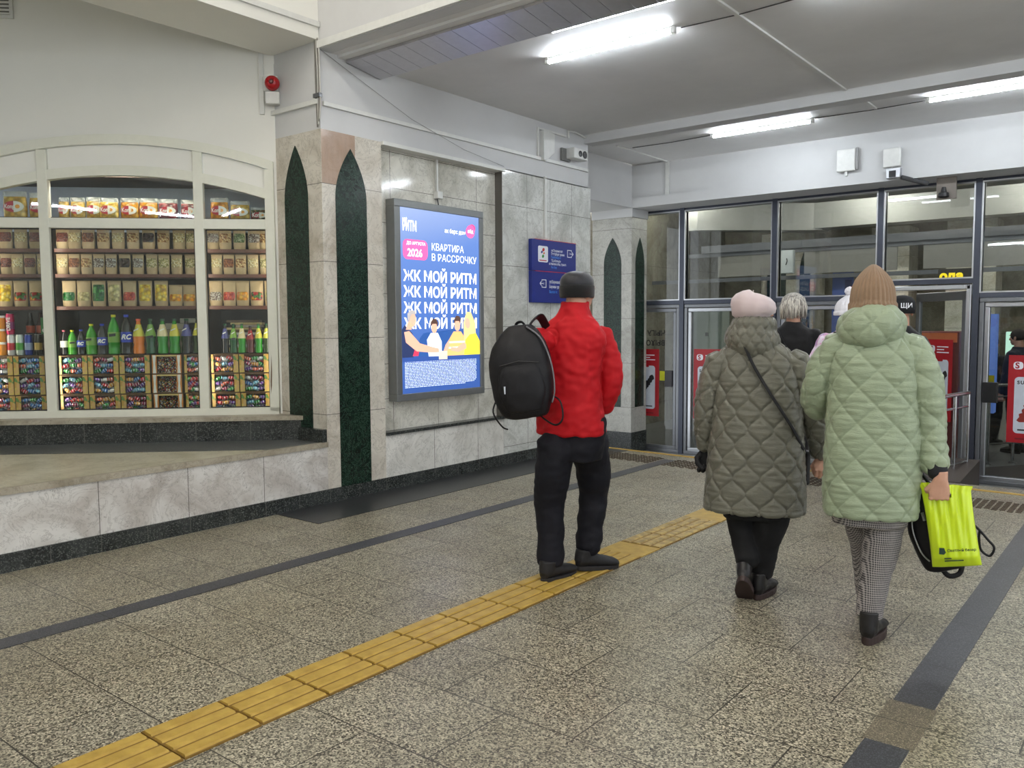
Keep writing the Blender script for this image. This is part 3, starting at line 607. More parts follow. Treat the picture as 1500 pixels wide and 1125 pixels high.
# cans, jars and packs behind the left pane
def can(u, z, r, h, c1, c2, label, y=0.16):
    t = empty('drink_can'); t.matrix_world = SU @ Matrix.Translation((u, y, z)); tag(t, label, 'can')
    MB().lathe([(r*.82, 0), (r, .012), (r, h-.016), (r*.84, h-.002)], seg=20).obj('can_body', plain('can print %d %d %d' % c1, c1, 0.25, metal=0.35), t, smooth=SM)
    MB().lathe([(r*.84, h-.002), (r*.86, h+.001), (r*.80, h+.001)], seg=20).obj('can_rim', M['alu'], t)
    MB().lathe([(r*1.008, h*.25), (r*1.008, h*.60)], seg=20).obj('printed_band', plain('can band %d %d %d' % c2, c2, 0.3, metal=0.2), t, smooth=SM)
    return t
can(-2.164, 1.176, .030, .166, (214, 206, 206), (186, 40, 54), 'white drink can with red band on the crates behind the left pane')
can(-2.098, 1.176, .030, .166, (208, 216, 204), (70, 150, 50), 'white drink can with green band behind the left pane')
can(-2.030, 1.176, .030, .166, (40, 60, 150), (150, 160, 190), 'blue and silver drink can behind the left pane')
can(-1.956, 1.176, .030, .166, (40, 36, 34), (196, 160, 80), 'black and gold drink can behind the left pane')
can(-1.885, 1.176, .030, .166, (26, 24, 26), (90, 60, 50), 'black drink can beside the left pane divider')
c = can(-2.165, 1.345, .031, .168, (196, 30, 90), (120, 20, 90), 'tall pink energy drink can stacked on another can')
text('lettering', 'DRIVE', lab_white, SU.inverted() @ SU @ Matrix(((0, -1, 0, 0.012), (0, 0, -1, -0.032), (1, 0, 0, 0.03), (0, 0, 0, 1))), 0.04, c, bold=0.001)
for k in range(3):
    t = empty('spread_jar'); t.matrix_world = SU @ Matrix.Translation((-2.235, 0.16, 1.176+k*0.107)); tag(t, 'small jar with orange label, %s of the stack of three at the left edge' % ('bottom', 'middle', 'top')[k], 'jar')
    MB().lathe([(.030, 0), (.034, .008), (.034, .08), (.030, .088)], seg=18).obj('jar_body', plain('orange and yellow jar label', (222, 140, 30), 0.35), t, smooth=SM)
    MB().lathe([(.032, .088), (.032, .104), (.03, .106)], seg=18).obj('lid', lab_white, t, smooth=SM)
for u, c, n in ((-2.07, (26, 22, 26), 'dark sauce bottle standing on a blue can'), (-1.99, (60, 24, 24), 'dark sauce bottle with red and orange label behind the left pane')):
    t = empty('sauce_bottle'); t.matrix_world = SU @ Matrix.Translation((u, 0.30, 1.176)); tag(t, n, 'bottle')
    MB().lathe([(.032, 0), (.034, .01), (.034, .24), (.016, .30), (.015, .345)], seg=16).obj('bottle_body', plain('sauce %d' % c[0], c, 0.1), t, smooth=SM)
    MB().lathe([(.0345, .18), (.0345, .24)], seg=16).obj('label_band', plain('sauce label', (190, 80, 50), 0.4), t, smooth=SM)
t = empty('biscuit_carton'); t.matrix_world = SU @ Matrix.Translation((-1.915, 0.24, 1.345)); tag(t, 'green carton with white round biscuits pictured, behind the left pane', 'carton')
bx(-.042, .042, -.02, .02, 0, .135).obj('carton_body', plain('green carton print', (40, 120, 44), 0.4), t); 
for q in (-.014, .022): MB().lathe([(.018, 0), (.018, .003)], seg=14).obj('biscuit_picture', lab_white, t, T=Matrix.Translation((q, -.020, .03)) @ Matrix.Rotation(PI/2, 4, 'X'))
bx(-.046, .046, -.03, .03, -0.169, -0.002).obj('stand', darkb, t)
# cartons and flat packs standing further back
for k, (u, z, w, h, c, n) in enumerate(((-0.95, 1.176, .26, .20, (196, 176, 150), 'pale carton at the back of the middle pane, lowest of three'), (-0.93, 1.378, .16, .05, (206, 196, 176), 'small pale carton lying on the lowest one behind the bottles'), (-0.80, 1.43, .18, .04, (214, 206, 192), 'flat white carton on top of the pile behind the bottles'))):
    o = bx(-w/2, w/2, -.05, .05, 0, h).obj('carton', plain('carton %d' % k, c, 0.6), bevel=0.003); o.matrix_world = SU @ Matrix.Translation((u, 0.40, z)); tag(o, n, 'carton')
for k in range(13):
    w = random.uniform(.20, .30); c = random.choice([(170, 160, 150), (90, 70, 50), (60, 50, 50), (190, 170, 120), (110, 90, 130), (200, 200, 196)])
    o = bx(-w/2, w/2, -.07, .07, 0, .019).obj('flat_pack', plain('flat pack %s' % (c,), c, 0.3), bevel=0.002); o.matrix_world = SU @ Matrix.Translation((-0.36+random.uniform(-.05, .05), 0.44, 1.176+k*0.0215)); tag(o, 'flat glossy pack in the pile behind the right pane bottles', 'pack', 'pile of flat packs behind the right pane')
o = bx(-.3, .3, -.13, .13, 0, .4).obj('stock_carton', darkb); bpy.data.objects.remove(o)
# ---- candy crates
def mat_print():
    N = Nt('printed cardboard crate side'); v = N.vor(30, out='Color'); sv = N.n('ShaderNodeSeparateColor'); N.link(v, sv.inputs[0])
    c = N.ramp(sv.outputs[0], [(0, srgb(206, 164, 104)), (.45, srgb(196, 150, 70)), (.6, srgb(206, 176, 90)), (.74, srgb(176, 60, 44)), (.82, srgb(100, 140, 70)), (.9, srgb(214, 190, 150))], 'CONSTANT'); N.col(c); N.rough(.45); return N.m
def mat_candy():
    N = Nt('foil candy wrapper'); oi = N.n('ShaderNodeObjectInfo'); c = N.ramp(oi.outputs['Random'], [(0, srgb(196, 44, 60)), (.14, srgb(60, 120, 190)), (.24, srgb(50, 150, 70)), (.38, srgb(110, 60, 150)), (.52, srgb(226, 222, 224)), (.62, srgb(212, 96, 70)), (.74, srgb(150, 40, 84)), (.84, srgb(120, 180, 210)), (.92, srgb(222, 160, 70))], 'CONSTANT')
    x, y, z = N.xyz(); s = N.math('LESS_THAN', N.math('PINGPONG', N.math('ADD', x, N.math('MULTIPLY', y, .6)), .011), .003); c = N.mix(N.math('MULTIPLY', s, .6), c, (.85, .84, .86)); N.col(c); N.rough(.22); N.b.inputs['Metallic'].default_value = .35; return N.m
mprint = mat_print(); mcandy = mat_candy(); cand_bg = mat_food('heap of wrapped candies', [(150, 40, 60), (50, 90, 150), (50, 110, 60), (90, 56, 120), (200, 196, 200), (170, 80, 60), (40, 34, 40)], 20, .25)
cand_bw = mat_food('heap of small black and gold candies', [(30, 22, 22), (220, 210, 200), (170, 50, 40), (200, 160, 70), (60, 40, 36), (20, 18, 20)], 110, .25)
mc = MB(); prof = [(r_*1.3, z_*.88) for r_, z_ in [(.013, -.034), (.010, -.028), (.004, -.022), (.011, -.018), (.0125, -.010), (.0125, .010), (.011, .018), (.004, .022), (.010, .028), (.013, .034)]]
rg = [[(z, r*math.cos(a)*(.5 if abs(z) > .025 else 1), r*math.sin(a)) for a in [2*PI*k/8 for k in range(8)]] for r, z in prof]
candy_me = mc.ring_loft(rg).mesh('candy', mcandy, SM)
CW = .238; CH = .156
frame_me = MB().box(-CW/2, -CW/2+.004, -.10, .10, 0, CH).box(CW/2-.004, CW/2, -.10, .10, 0, CH).box(-CW/2, CW/2, .096, .10, 0, CH).box(-CW/2, CW/2, -.10, .10, 0, .005).box(-CW/2, CW/2, -.10, -.096, CH-.008, CH).mesh('crate', plain('brown cardboard', (110, 78, 50), .6))
side_me = bx(-.019, .019, -.004, 0, .003, CH-.002).mesh('printed_side', mprint)
bgm = {0: cand_bg, 1: cand_bw}
def heap_mesh(m):
    mb = MB(); nx, nz = 14, 9; r = random.Random(3)
    vs = [(-.082+.164*i/nx, -.055-.01*r.random()+(0.05*(j/nz)**3), .006+(CH-.03)*j/nz) for j in range(nz+1) for i in range(nx+1)]
    return mb.add(vs, [(j*(nx+1)+i, j*(nx+1)+i+1, (j+1)*(nx+1)+i+1, (j+1)*(nx+1)+i) for j in range(nz) for i in range(nx)]).mesh('heap', m)
heaps = {k: heap_mesh(m) for k, m in bgm.items()}
cone_m = plain('white and red diamond print', (232, 228, 222), .4)
crates = [(-2.255, 0), (-2.012, 0), (-1.683, 0), (-1.438, 0), (-1.193, 0), (-0.94, 1), (-0.735, 2), (-0.483, 0), (-0.238, 0)]
LV = ['bottom', 'middle', 'top']; ncandy = 0
for (p, od), (u, kind) in zip(row_labels([c[0] for c in crates]), crates):
    for lv in range(3):
        if kind == 2 and lv != 1: pass
        z = .690+lv*.1615; t = empty('candy_crate'); t.matrix_world = SU @ Matrix.Translation((u+(0.006 if lv == 0 else 0)+random.uniform(-.002, .002), .205, z)); w = .9 if kind == 2 else 1
        desc = 'cardboard crate of %s candies' % ('small black and gold' if kind == 1 else 'colourful wrapped')
        tag(t, '%s, %s row, %s from left, %s pane' % (desc, LV[lv], od, p), 'candy crate', 'candy crates stacked in the shop window')
        t.scale = (w if kind == 2 else 1, 1, 1)
        if kind == 2: t.scale = (.55, 1, 1)
        o = bpy.data.objects.new('crate_body', frame_me); COL.objects.link(o); o.parent = t
        if kind != 1:
            for sx in (-1, 1): o = bpy.data.objects.new('printed_side', side_me); COL.objects.link(o); o.parent = t; o.location = (sx*(CW/2-.020), -.100, 0)
        else:
            for sx in (-1, 1):
                MB().prism([(-.013, .004), (.013, .004), (.007, CH*.5), (-.007, CH*.5)], 'y', -.104, -.1).prism([(-.007, CH*.5), (.007, CH*.5), (.013, CH-.004), (-.013, CH-.004)], 'y', -.104, -.1).obj('printed_side', cone_m, t, T=Matrix.Translation((sx*(CW/2-.022), 0, 0)))
                bx(-.019, .019, -.1025, -.1, .003, CH-.002).obj('printed_side', plain('orange and red crate print', (214, 130, 50), .4), t, T=Matrix.Translation((sx*(CW/2-.022), 0, 0)))
            bx(-CW/2+.04, CW/2-.04, -.103, -.1, CH-.014, CH-.002).obj('printed_edge', plain('yellow and red edge print', (220, 190, 120), .4), t)
        hp = tag(bpy.data.objects.new('candy_heap', heaps[1 if kind == 1 else 0]), kind='stuff'); COL.objects.link(hp); hp.parent = t
        if kind == 1: continue
        for k in range(9):
            if ncandy >= 292: break
            ncandy += 1
            o = bpy.data.objects.new('wrapped_candy', candy_me); COL.objects.link(o)
            cx = (-.053+.053*(k % 3)+random.uniform(-.003, .003))*t.scale[0]; cz = .030+.044*(k//3)+random.uniform(-.003, .003)
            o.matrix_world = t.matrix_world.normalized() @ Matrix.Translation((cx, -.080+random.uniform(-.002, .002), cz)) @ Matrix.Rotation(random.uniform(-.6, .6), 4, 'Y') @ Matrix.Rotation(random.uniform(-.4, .4), 4, 'Z')
            tag(o, 'shiny wrapped candy in the %s crate %s from the left behind the %s pane' % (LV[lv], od, p), 'candy', 'wrapped candies in the %s row crate %s from the left, %s pane' % (LV[lv], od, p))
# ================================================================ FLOOR GUIDANCE TILES
yel = Nt('yellow tactile guidance tile'); yel.col(yel.ramp(yel.noise(14, 5), [(.3, srgb(166, 134, 56)), (.7, srgb(194, 162, 76))])); yel.rough(.42); yel.bump(yel.noise(90, 3), .15, .002)
worn = Nt('worn yellow tactile tile'); worn.col(worn.ramp(worn.noise(22, 5), [(.38, srgb(150, 128, 84)), (.62, srgb(194, 168, 104))])); worn.rough(.5)
grv = plain('dirty yellow groove', (134, 102, 38), .6, var=.2)
def rib_tile(y0, y1, m, ribs=True, j=0):
    mb = MB().box(-2.738, -2.452, y0+.003, y1-.003, -.01, .006)
    if ribs:
        for k in range(4): xc = -2.738+.286*(k+.5)/4; mb.prism([(xc-.029, .005), (xc+.029, .005), (xc+.024, .012), (xc-.024, .012)], 'y', y0+.008, y1-.008)
        base = struct('trim_%d' % (60+j), MB().box(-2.738, -2.452, y0+.003, y1-.003, -.01, .006), grv); mb.v = mb.v[8:]; mb.f = [tuple(i-8 for i in f) for f in mb.f[6:]]
        return mb.obj('raised_ribs', m, base)
    return struct('trim_%d' % (60+j), mb, m)
y = 1.367-.295*5; j = 0
while y < 4.15: rib_tile(y, y+.295, yel.m, True, j); y += .295; j += 1
rib_tile(y, 4.55, yel.m, False, j); y = 4.55; j += 1
for _ in range(3): rib_tile(y, y+.29, worn.m, True, j); y += .29; j += 1
rib_tile(y, y+.48, yel.m, False, j)
stud = plain('brown worn steel studs', (92, 80, 66), .4, metal=.3); mb = MB()
for r in range(7):
    for c in range(78):
        x = -4.85+c*.052; yy = 7.42-(x+4.85)*.105+r*.055+(.026 if c % 2 else 0)
        if -4.12 < x < -3.92: continue
        mb.prism([(x-.019, yy-.011), (x+.019, yy-.011), (x+.019, yy+.011), (x-.019, yy+.011)], 'z', 0, .006)
struct('trim_85', mb, stud)
# ================================================================ ADVERTISING LIGHTBOX
EM = 0.85
def ep(name, rgb, e=1.0): return plain(name, rgb, .4, emit=e*EM, var=0)
lb = empty('advertising_lightbox', (-5.28, 5.50, 0.75), 0, 'backlit blue advertising poster in a grey metal frame on the marble wall', 'lightbox')
lb.matrix_world = T_wallX(-5.28, 4.925, 0.745)      # local x along wall, y up, z out of the wall
alu = plain('grey anodised frame', (136, 138, 138), .35, metal=.6)
fr = MB()
for a in ((0, 1.152, 0, .062), (0, 1.152, 1.660, 1.722), (0, .068, .062, 1.660), (1.10, 1.152, .062, 1.660)): fr.box(a[0], a[1], a[2], a[3], 0, .105)
o = fr.obj('frame', alu, lb, bevel=.004)
bg = Nt('blue advertising print'); x, y, z = bg.xyz(); g = bg.math('ADD', bg.math('MULTIPLY', y, .55), bg.math('MULTIPLY', x, -.12))
c = bg.ramp(g, [(.02, srgb(62, 100, 180)), (.35, srgb(88, 130, 212)), (.65, srgb(112, 150, 226)), (.93, srgb(176, 196, 242))]); bg.link(c, bg.b.inputs['Emission Color']); bg.b.inputs['Emission Strength'].default_value = 1.0*EM; bg.col((0.02, .03, .06)); bg.rough(.2)
bx(.06, 1.105, .055, 1.665, 0.02, .09).obj('lit_poster', bg.m, lb)
wt = ep('white lit print', (255, 255, 255), 1.05); pk = ep('pink lit print', (240, 96, 160)); 
Y0, Z0 = 4.925, .745
def LT(yy, zz, k=0): return Matrix.Translation((yy-Y0, zz-Z0, .0905+.0006*k))
for zz in (1.783, 1.646, 1.507, 1.370): text('headline', 'ЖК МОЙ РИТМ', wt, LT(5.034, zz), .128, lb, bold=.0035, sx=1.0)
text('lettering', 'КВАРТИРА', wt, LT(5.38, 2.062), .088, lb, bold=.0005, sx=.92); text('lettering', 'В РАССРОЧКУ', wt, LT(5.38, 1.970), .088, lb, bold=.0005, sx=.98)
def flat(name, pts, m, k, parent=lb): return MB().prism(pts, 'z', .0900, .0900+.0006*k+.0003).obj(name, m, parent)
def P_(pts): return [(a-Y0, b-Z0) for a, b in pts]
flat('badge', [(p[0]+5.183-Y0, p[1]+2.053-Z0) for p in rounded(.302, .172, .05)], pk, 1)
text('badge_lettering', 'ДО АВГУСТА', wt, LT(5.075, 2.095, 2), .036, lb, bold=.001); text('badge_lettering', '2026', wt, LT(5.083, 1.995, 2), .092, lb, bold=.002)
text('lettering', 'МОЙ', wt, LT(5.03, 2.300), .024, lb, bold=.001); text('lettering', 'РИТМ', wt, LT(5.03, 2.212) @ Matrix.Diagonal((.62, 1.25, 1, 1)), .095, lb, bold=.003)
text('lettering', 'ак барс дом', wt, LT(5.556, 2.232), .052, lb, bold=.001, sx=.92)
blob = [(5.905+.062*math.cos(a)+(.012*math.sin(a) if math.sin(a) > 0 else 0), 2.268+.062*math.sin(a)) for a in [2*PI*k/24 for k in range(24)]]
bl2 = [(5.932+.045*math.cos(a), 2.300+.036*math.sin(a)) for a in [2*PI*k/24 for k in range(24)]]
flat('logo_shape', P_(bl2), ep('magenta lit print', (232, 60, 130)), 1); flat('logo_shape', P_(blob), pk, 2); text('logo_lettering', 'абд', wt, LT(5.866, 2.255, 3), .045, lb, bold=.001)
# the picture of four people on a sofa: flat printed shapes
skin = ep('printed skin tone', (226, 176, 150)); hair_g = ep('printed grey hair', (176, 170, 168)); hair_b = ep('printed blond hair', (232, 202, 140)); hair_d = ep('printed dark hair', (84, 60, 52))
navyp = ep('printed navy cloth', (40, 52, 92)); sofa = ep('printed blue sofa', (44, 84, 150)); whitep = ep('printed white shirt', (226, 232, 244)); orp = ep('printed orange striped shirt', (240, 190, 120)); yep = ep('printed yellow top', (232, 216, 70)); pinkp = ep('printed light top', (214, 200, 210))
def ell(cy, cz, a, b, rot=0, n=20): return [(cy+a*math.cos(t)*math.cos(rot)-b*math.sin(t)*math.sin(rot), cz+a*math.cos(t)*math.sin(rot)+b*math.sin(t)*math.cos(rot)) for t in [2*PI*k/n for k in range(n)]]
pic = [
 ('sofa_picture', [(5.22, 1.28), (5.27, 1.33), (5.66, 1.36), (5.95, 1.33), (6.02, 1.27), (6.02, 1.10), (5.20, 1.10)], sofa, 1),
 ('table_picture', [(5.006, 1.08), (6.024, 1.08), (6.024, 1.14), (5.7, 1.12), (5.4, 1.12), (5.006, 1.13)], ep('printed dark blue', (50, 80, 150)), 2),
 ('shirt_picture', [(5.33, 1.12), (5.31, 1.27), (5.36, 1.33), (5.45, 1.33), (5.50, 1.25), (5.50, 1.12)], whitep, 2),
 ('face_picture', ell(5.405, 1.375, .036, .048), skin, 3), ('hair_picture', [(5.365, 1.39), (5.362, 1.425), (5.39, 1.455), (5.43, 1.455), (5.452, 1.42), (5.445, 1.39), (5.43, 1.41), (5.38, 1.41)], hair_d, 4),
 ('shirt_picture', [(5.56, 1.12), (5.60, 1.27), (5.66, 1.34), (5.76, 1.34), (5.83, 1.26), (5.82, 1.12)], orp, 3),
 ('stripe_picture', [(5.60, 1.25), (5.83, 1.25), (5.83, 1.235), (5.60, 1.235)], whitep, 4), ('stripe_picture', [(5.585, 1.20), (5.825, 1.20), (5.825, 1.185), (5.585, 1.185)], whitep, 4),
 ('face_picture', ell(5.712, 1.395, .038, .052), skin, 4), ('hair_picture', [(5.672, 1.41), (5.668, 1.45), (5.70, 1.485), (5.74, 1.48), (5.758, 1.45), (5.752, 1.41), (5.735, 1.435), (5.685, 1.435)], hair_d, 5),
 ('hair_picture', [(5.80, 1.20), (5.80, 1.42), (5.84, 1.52), (5.90, 1.52), (5.96, 1.42), (5.98, 1.20), (5.93, 1.20), (5.85, 1.2)], hair_b, 4),
 ('face_picture', ell(5.852, 1.415, .036, .05, .2), skin, 5), ('shirt_picture', [(5.80, 1.12), (5.82, 1.26), (5.88, 1.31), (5.97, 1.32), (6.022, 1.25), (6.022, 1.12)], yep, 5),
 ('shirt_picture', [(5.006, 1.12), (5.006, 1.36), (5.04, 1.40), (5.13, 1.33), (5.16, 1.22), (5.14, 1.12)], navyp, 3),
 ('face_picture', ell(5.130, 1.445, .046, .062, -.1), skin, 4), ('hair_picture', [(5.075, 1.45), (5.075, 1.50), (5.11, 1.53), (5.165, 1.525), (5.18, 1.495), (5.13, 1.495), (5.105, 1.47), (5.095, 1.42)], hair_g, 5), ('neck_picture', [(5.05, 1.36), (5.08, 1.43), (5.13, 1.41), (5.12, 1.36)], skin, 4),
 ('arm_picture', [(5.03, 1.34), (5.09, 1.35), (5.22, 1.24), (5.40, 1.20), (5.46, 1.19), (5.46, 1.155), (5.36, 1.155), (5.18, 1.17), (5.05, 1.25)], skin, 5),
 ('arm_picture', [(5.83, 1.22), (5.80, 1.24), (5.70, 1.19), (5.62, 1.20), (5.62, 1.165), (5.72, 1.15), (5.83, 1.18)], skin, 6), ('arm_picture', [(5.60, 1.27), (5.55, 1.22), (5.52, 1.16), (5.56, 1.15), (5.60, 1.2)], skin, 5),
 ('game_picture', [(5.46, 1.09), (5.57, 1.09), (5.57, 1.165), (5.46, 1.165)], ep('printed wooden blocks', (222, 206, 190)), 6), ('cushion_picture', [(5.13, 1.13), (5.2, 1.13), (5.22, 1.21), (5.17, 1.22)], ep('printed red cushion', (210, 60, 90)), 4)]
for nm, pts, m, k in pic: flat(nm, P_(pts), m, k)
sp = MB(); rr = random.Random(4)
for r in range(17):
    zz = 1.083-r*.0138; yy = 5.035; end = 5.975-(.18 if r > 14 else .0)*rr.random()
    while yy < end-.01:
        w = rr.uniform(.012, .05); w = min(w, end-yy); sp.box(yy-Y0, yy+w-Y0, zz-.007-Z0, zz-Z0, .0905, .091); yy += w+.006
tag(sp.obj('small_print', ep('pale small print', (206, 218, 246)), lb), kind='stuff')
t = empty('cable_duct', label='white vertical cable duct and socket box above the advertising lightbox', cat='cable duct')
bx(-5.28, -5.255, 5.53, 5.55, 2.60, 2.89).obj('duct', M['trunk'], t); bx(-5.28, -5.22, 5.508, 5.575, 2.535, 2.60).obj('socket_box', M['trunk'], t, bevel=.006)
MB().tube([(-5.26, 5.54, 2.54), (-5.255, 5.545, 2.50), (-5.25, 5.55, 2.46)], .005, 6).obj('cable', M['black_plastic'], t)
# ================================================================ BLUE DIRECTION SIGN
sg = empty('direction_sign', label='dark blue direction sign with two panels beside the man in red', cat='sign'); sg.matrix_world = T_wallX(WX, 6.80, 1.625)
blue = plain('dark blue sign enamel', (26, 42, 128), .35, var=.04); redl = plain('red sign line', (190, 40, 60), .4); swt = plain('white sign print', (236, 238, 244), .4, var=0); sbl = plain('light blue sign print', (70, 140, 230), .4, var=0)
bx(0, .795, 0, .321, 0, .045).obj('lower_panel', blue, sg, bevel=.003); bx(0, .795, .325, .646, 0, .045).obj('upper_panel', blue, sg, bevel=.003)
bx(.06, .795, .3195, .3265, .0, .0465).obj('red_line', redl, sg); bx(.06, .795, .644, .650, .0, .0465).obj('red_line', redl, sg)
MB().prism([(p[0]+.190, p[1]+.500) for p in rounded(.172, .166, .02)], 'z', .045, .0465).obj('white_card', swt, sg)
for (a, b, rr_, c_) in ((.196, .545, .022, (200, 50, 50)), (.168, .52, .016, (50, 60, 140)), (.205, .51, .014, (220, 120, 50)), (.188, .478, .020, (60, 150, 70))):
    MB().prism([(p[0], p[1]) for p in ell(a, b, rr_, rr_*.8, .5, 12)], 'z', .046, .0472).obj('flower_petal', plain('card colour %d' % c_[0], c_, .4), sg)
bx(.125, .25, .430, .440, .0460, .0470).obj('card_line', redl, sg)
def ST(a, b): return Matrix.Translation((a, b, .0455))
for i, (s_, a, b, m_) in enumerate((('ул.Пушкинская', .335, .535, swt), ('Петербург урамы', .335, .500, swt), ('Pushkinskaya st', .335, .467, sbl), ('ТЦ «Кольцо»', .335, .430, swt), ('остановка общ. трансп.', .293, .397, swt), ('Bus Stop', .335, .362, sbl), ('ул.Баумана', .298, .205, swt), ('Бауман урамы', .298, .155, swt), ('Bauman st', .298, .103, sbl))):
    text('lettering', s_, m_, ST(a, b), .036 if i < 6 else .044, sg, bold=.0006, sx=.78)
def icon(x0, x1, y0, y1, arrow):
    mb = MB(); w = .008
    mb.box(x0, x1, y0, y0+w, .045, .0465).box(x0, x1, y1-w, y1, .045, .0465); xs = x0 if arrow > 0 else x1-w; mb.box(xs, xs+w, y0, y1, .045, .0465)
    xo = x1-w if arrow > 0 else x0; mb.box(xo, xo+w, y0, y0+.022, .045, .0465).box(xo, xo+w, y1-.022, y1, .045, .0465)
    ym = (y0+y1)/2; a = x1 if arrow > 0 else x0; mb.box(a-.03, a+.03, ym-.004, ym+.004, .045, .0465)
    for s in (-1, 1): mb.prism([(a+arrow*.035, ym), (a+arrow*.012, ym+s*.022), (a+arrow*.004, ym+s*.018), (a+arrow*.02, ym)], 'z', .045, .0465)
    mb.obj('exit_icon', swt, sg); text('icon_number', '1', swt, ST(x0+.03, ym-.014), .04, sg)
icon(.629, .712, .49, .572, 1); icon(.165, .245, .155, .24, -1)
# ================================================================ CABLES, BOXES AND SMALL FITTINGS
def trunking(name, segs, label, cat='cable trunking', m=None, group=None):
    t = empty(name, segs[0][0], 0, label, cat, group)
    for k, (a, b, w, h) in enumerate(segs):
        a = Vector(a)-Vector(segs[0][0]); b = Vector(b)-Vector(segs[0][0]); d = b-a
        ax = max(range(3), key=lambda i: abs(d[i])); lo = [min(a[i], b[i]) for i in range(3)]; hi = [max(a[i], b[i]) for i in range(3)]
        o1, o2 = [i for i in range(3) if i != ax]; lo[o1] -= w/2; hi[o1] += w/2; lo[o2] -= h/2; hi[o2] += h/2
        bx(lo[0], hi[0], lo[1], hi[1], lo[2], hi[2]).obj('duct_section', m or M['trunk'], t, bevel=.002)
    return t
TW = .012
trunking('cable_trunking', [((WX+TW, 4.20, 3.105), (WX+TW, 7.88, 3.095), .022, .022)], 'long white cable duct running along the white wall above the marble')
trunking('cable_trunking', [((WX+TW, 7.078, 2.30), (WX+TW, 7.078, 2.93), .02, .03)], 'white vertical duct running down the pilaster to the blue sign')
trunking('cable_trunking', [((WX+TW, 6.955, 3.12), (WX+TW, 6.955, 3.41), .02, .02), ((WX+TW, 6.955, 3.402), (WX+TW, 7.45, 3.402), .02, .02)], 'white duct bending around the junction box below the ceiling')
trunking('cable_trunking', [((-2.39, 4.95, CZ-.008), (-2.39, 7.81, CZ-.008), .03, .016)], 'long white duct crossing the ceiling towards the doors')
trunking('cable_trunking', [((-2.36, 8.02, CZ-.008), (-2.36, 8.66, CZ-.008), .03, .016)], 'short white duct on the ceiling beyond the ceiling beam')
trunking('cable_trunking', [((-5.18, 8.5, CZ-.008), (-5.18, 9.73, CZ-.008), .03, .016), ((-5.18, 9.735, 3.05), (-5.18, 9.735, CZ), .05, .025)], 'white duct running over the far ceiling and down the front beam')
t = empty('thin_cable', label='thin grey cable sagging diagonally across the white wall', cat='cable')
MB().tube([(WX+.008, 4.19, 3.50), (WX+.018, 4.60, 3.345), (WX+.030, 5.13, 3.15), (WX+.030, 5.8, 3.00), (WX+.035, 6.37, 2.93)], .0022, 6).obj('cable', plain('grey cable', (150, 150, 148), .6), t)
for (x0, x1, yy) in ((-2.80, -1.92, 5.45), (-5.1, -4.1, 8.72), (-2.95, -1.9, 8.68)):
    o = MB().tube([(x0, yy, CZ-.006), ((x0+x1)/2, yy+.01, CZ-.010), (x1, yy-.01, CZ-.006)], .004, 6).obj('thin_cable', plain('dark cable', (70, 68, 66), .6)); tag(o, 'thin dark cable clipped to the ceiling %s' % ('between the two middle tube lights' if yy < 6 else ('left of the far left tube light' if x0 < -4 else 'between the two far tube lights')), 'cable')
jb = empty('junction_box', label='white junction box on the wall below the ceiling, left of the camera unit', cat='box')
MB().prism([(6.995, 3.385), (7.185, 3.375), (7.185, 3.18), (7.04, 3.085), (6.995, 3.085)], 'x', WX, WX+.06).obj('box_body', M['trunk'], jb, bevel=.004)
cu = empty('loudspeaker_unit', label='small white wall unit with two round black openings near the ceiling corner', cat='speaker')
bx(WX, WX+.03, 7.36, 7.52, 3.14, 3.27).obj('bracket_plate', plain('grey bracket', (120, 120, 118), .5), cu, bevel=.003)
bx(WX+.02, WX+.13, 7.44, 7.70, 3.165, 3.275).obj('unit_body', M['trunk'], cu, bevel=.008)
for yy, r in ((7.555, .032), (7.64, .040)): MB().lathe([(r, 0), (r, .01), (r*.6, .012)], seg=16).obj('round_opening', M['black_plastic'], cu, T=Matrix.Translation((WX+.125, yy, 3.22)) @ Matrix.Rotation(PI/2, 4, 'Y'))
MB().tube([(WX+.02, 7.50, 3.39), (WX+.03, 7.47, 3.46), (WX+.03, 7.60, 3.47), (WX+.02, 7.82, 3.45)], .01, 8).obj('cable', M['trunk'], cu, smooth=SM)
for (a, b, z0, z1, nm) in ((-3.04, -2.84, 3.08, 3.32, 'left'), (-2.55, -2.37, 3.07, 3.27, 'right')):
    t = empty('wall_box', label='white flat box on the front beam above the doors, the %s one' % nm, cat='box'); bx(a, b, 9.67, 9.72, z0, z1).obj('box_body', M['trunk'], t, bevel=.01)
    if nm == 'left': bx(b, b+.025, 9.69, 9.72, z0+.01, z1+.01).obj('back_plate', plain('grey back plate', (150, 150, 150), .5), t)
    bx((a+b)/2-.012, (a+b)/2+.012, 9.69, 9.715, z0-.05, z0).obj('cable_gland', M['trunk'], t)
t = empty('detector_arm', label='metal arm with small device hanging under the front beam above the doors', cat='bracket')
bx(-2.50, -2.36, 9.62, 9.71, 2.94, 3.05).obj('housing', M['alu'], t, bevel=.006); bx(-2.47, -2.40, 9.615, 9.63, 2.95, 3.02).obj('dark_opening', M['black_plastic'], t)
MB().tube([(-2.36, 9.68, 2.95), (-2.12, 9.80, 2.87)], .025, 8).obj('arm', plain('dark grey metal arm', (90, 90, 92), .4, metal=.5), t)
t = empty('ceiling_sensor', label='dark round device hanging on a plate under the front beam', cat='sensor')
bx(-2.05, -1.86, 9.86, 9.90, 2.70, 2.93).obj('plate', plain('grey board', (124, 116, 108), .6), t); MB().lathe([(.02, .1), (.03, .05), (.05, .04), (.055, 0), (.03, -.01)], seg=14).obj('sensor_body', M['black_plastic'], t, T=Matrix.Translation((-1.97, 9.82, 2.72)))
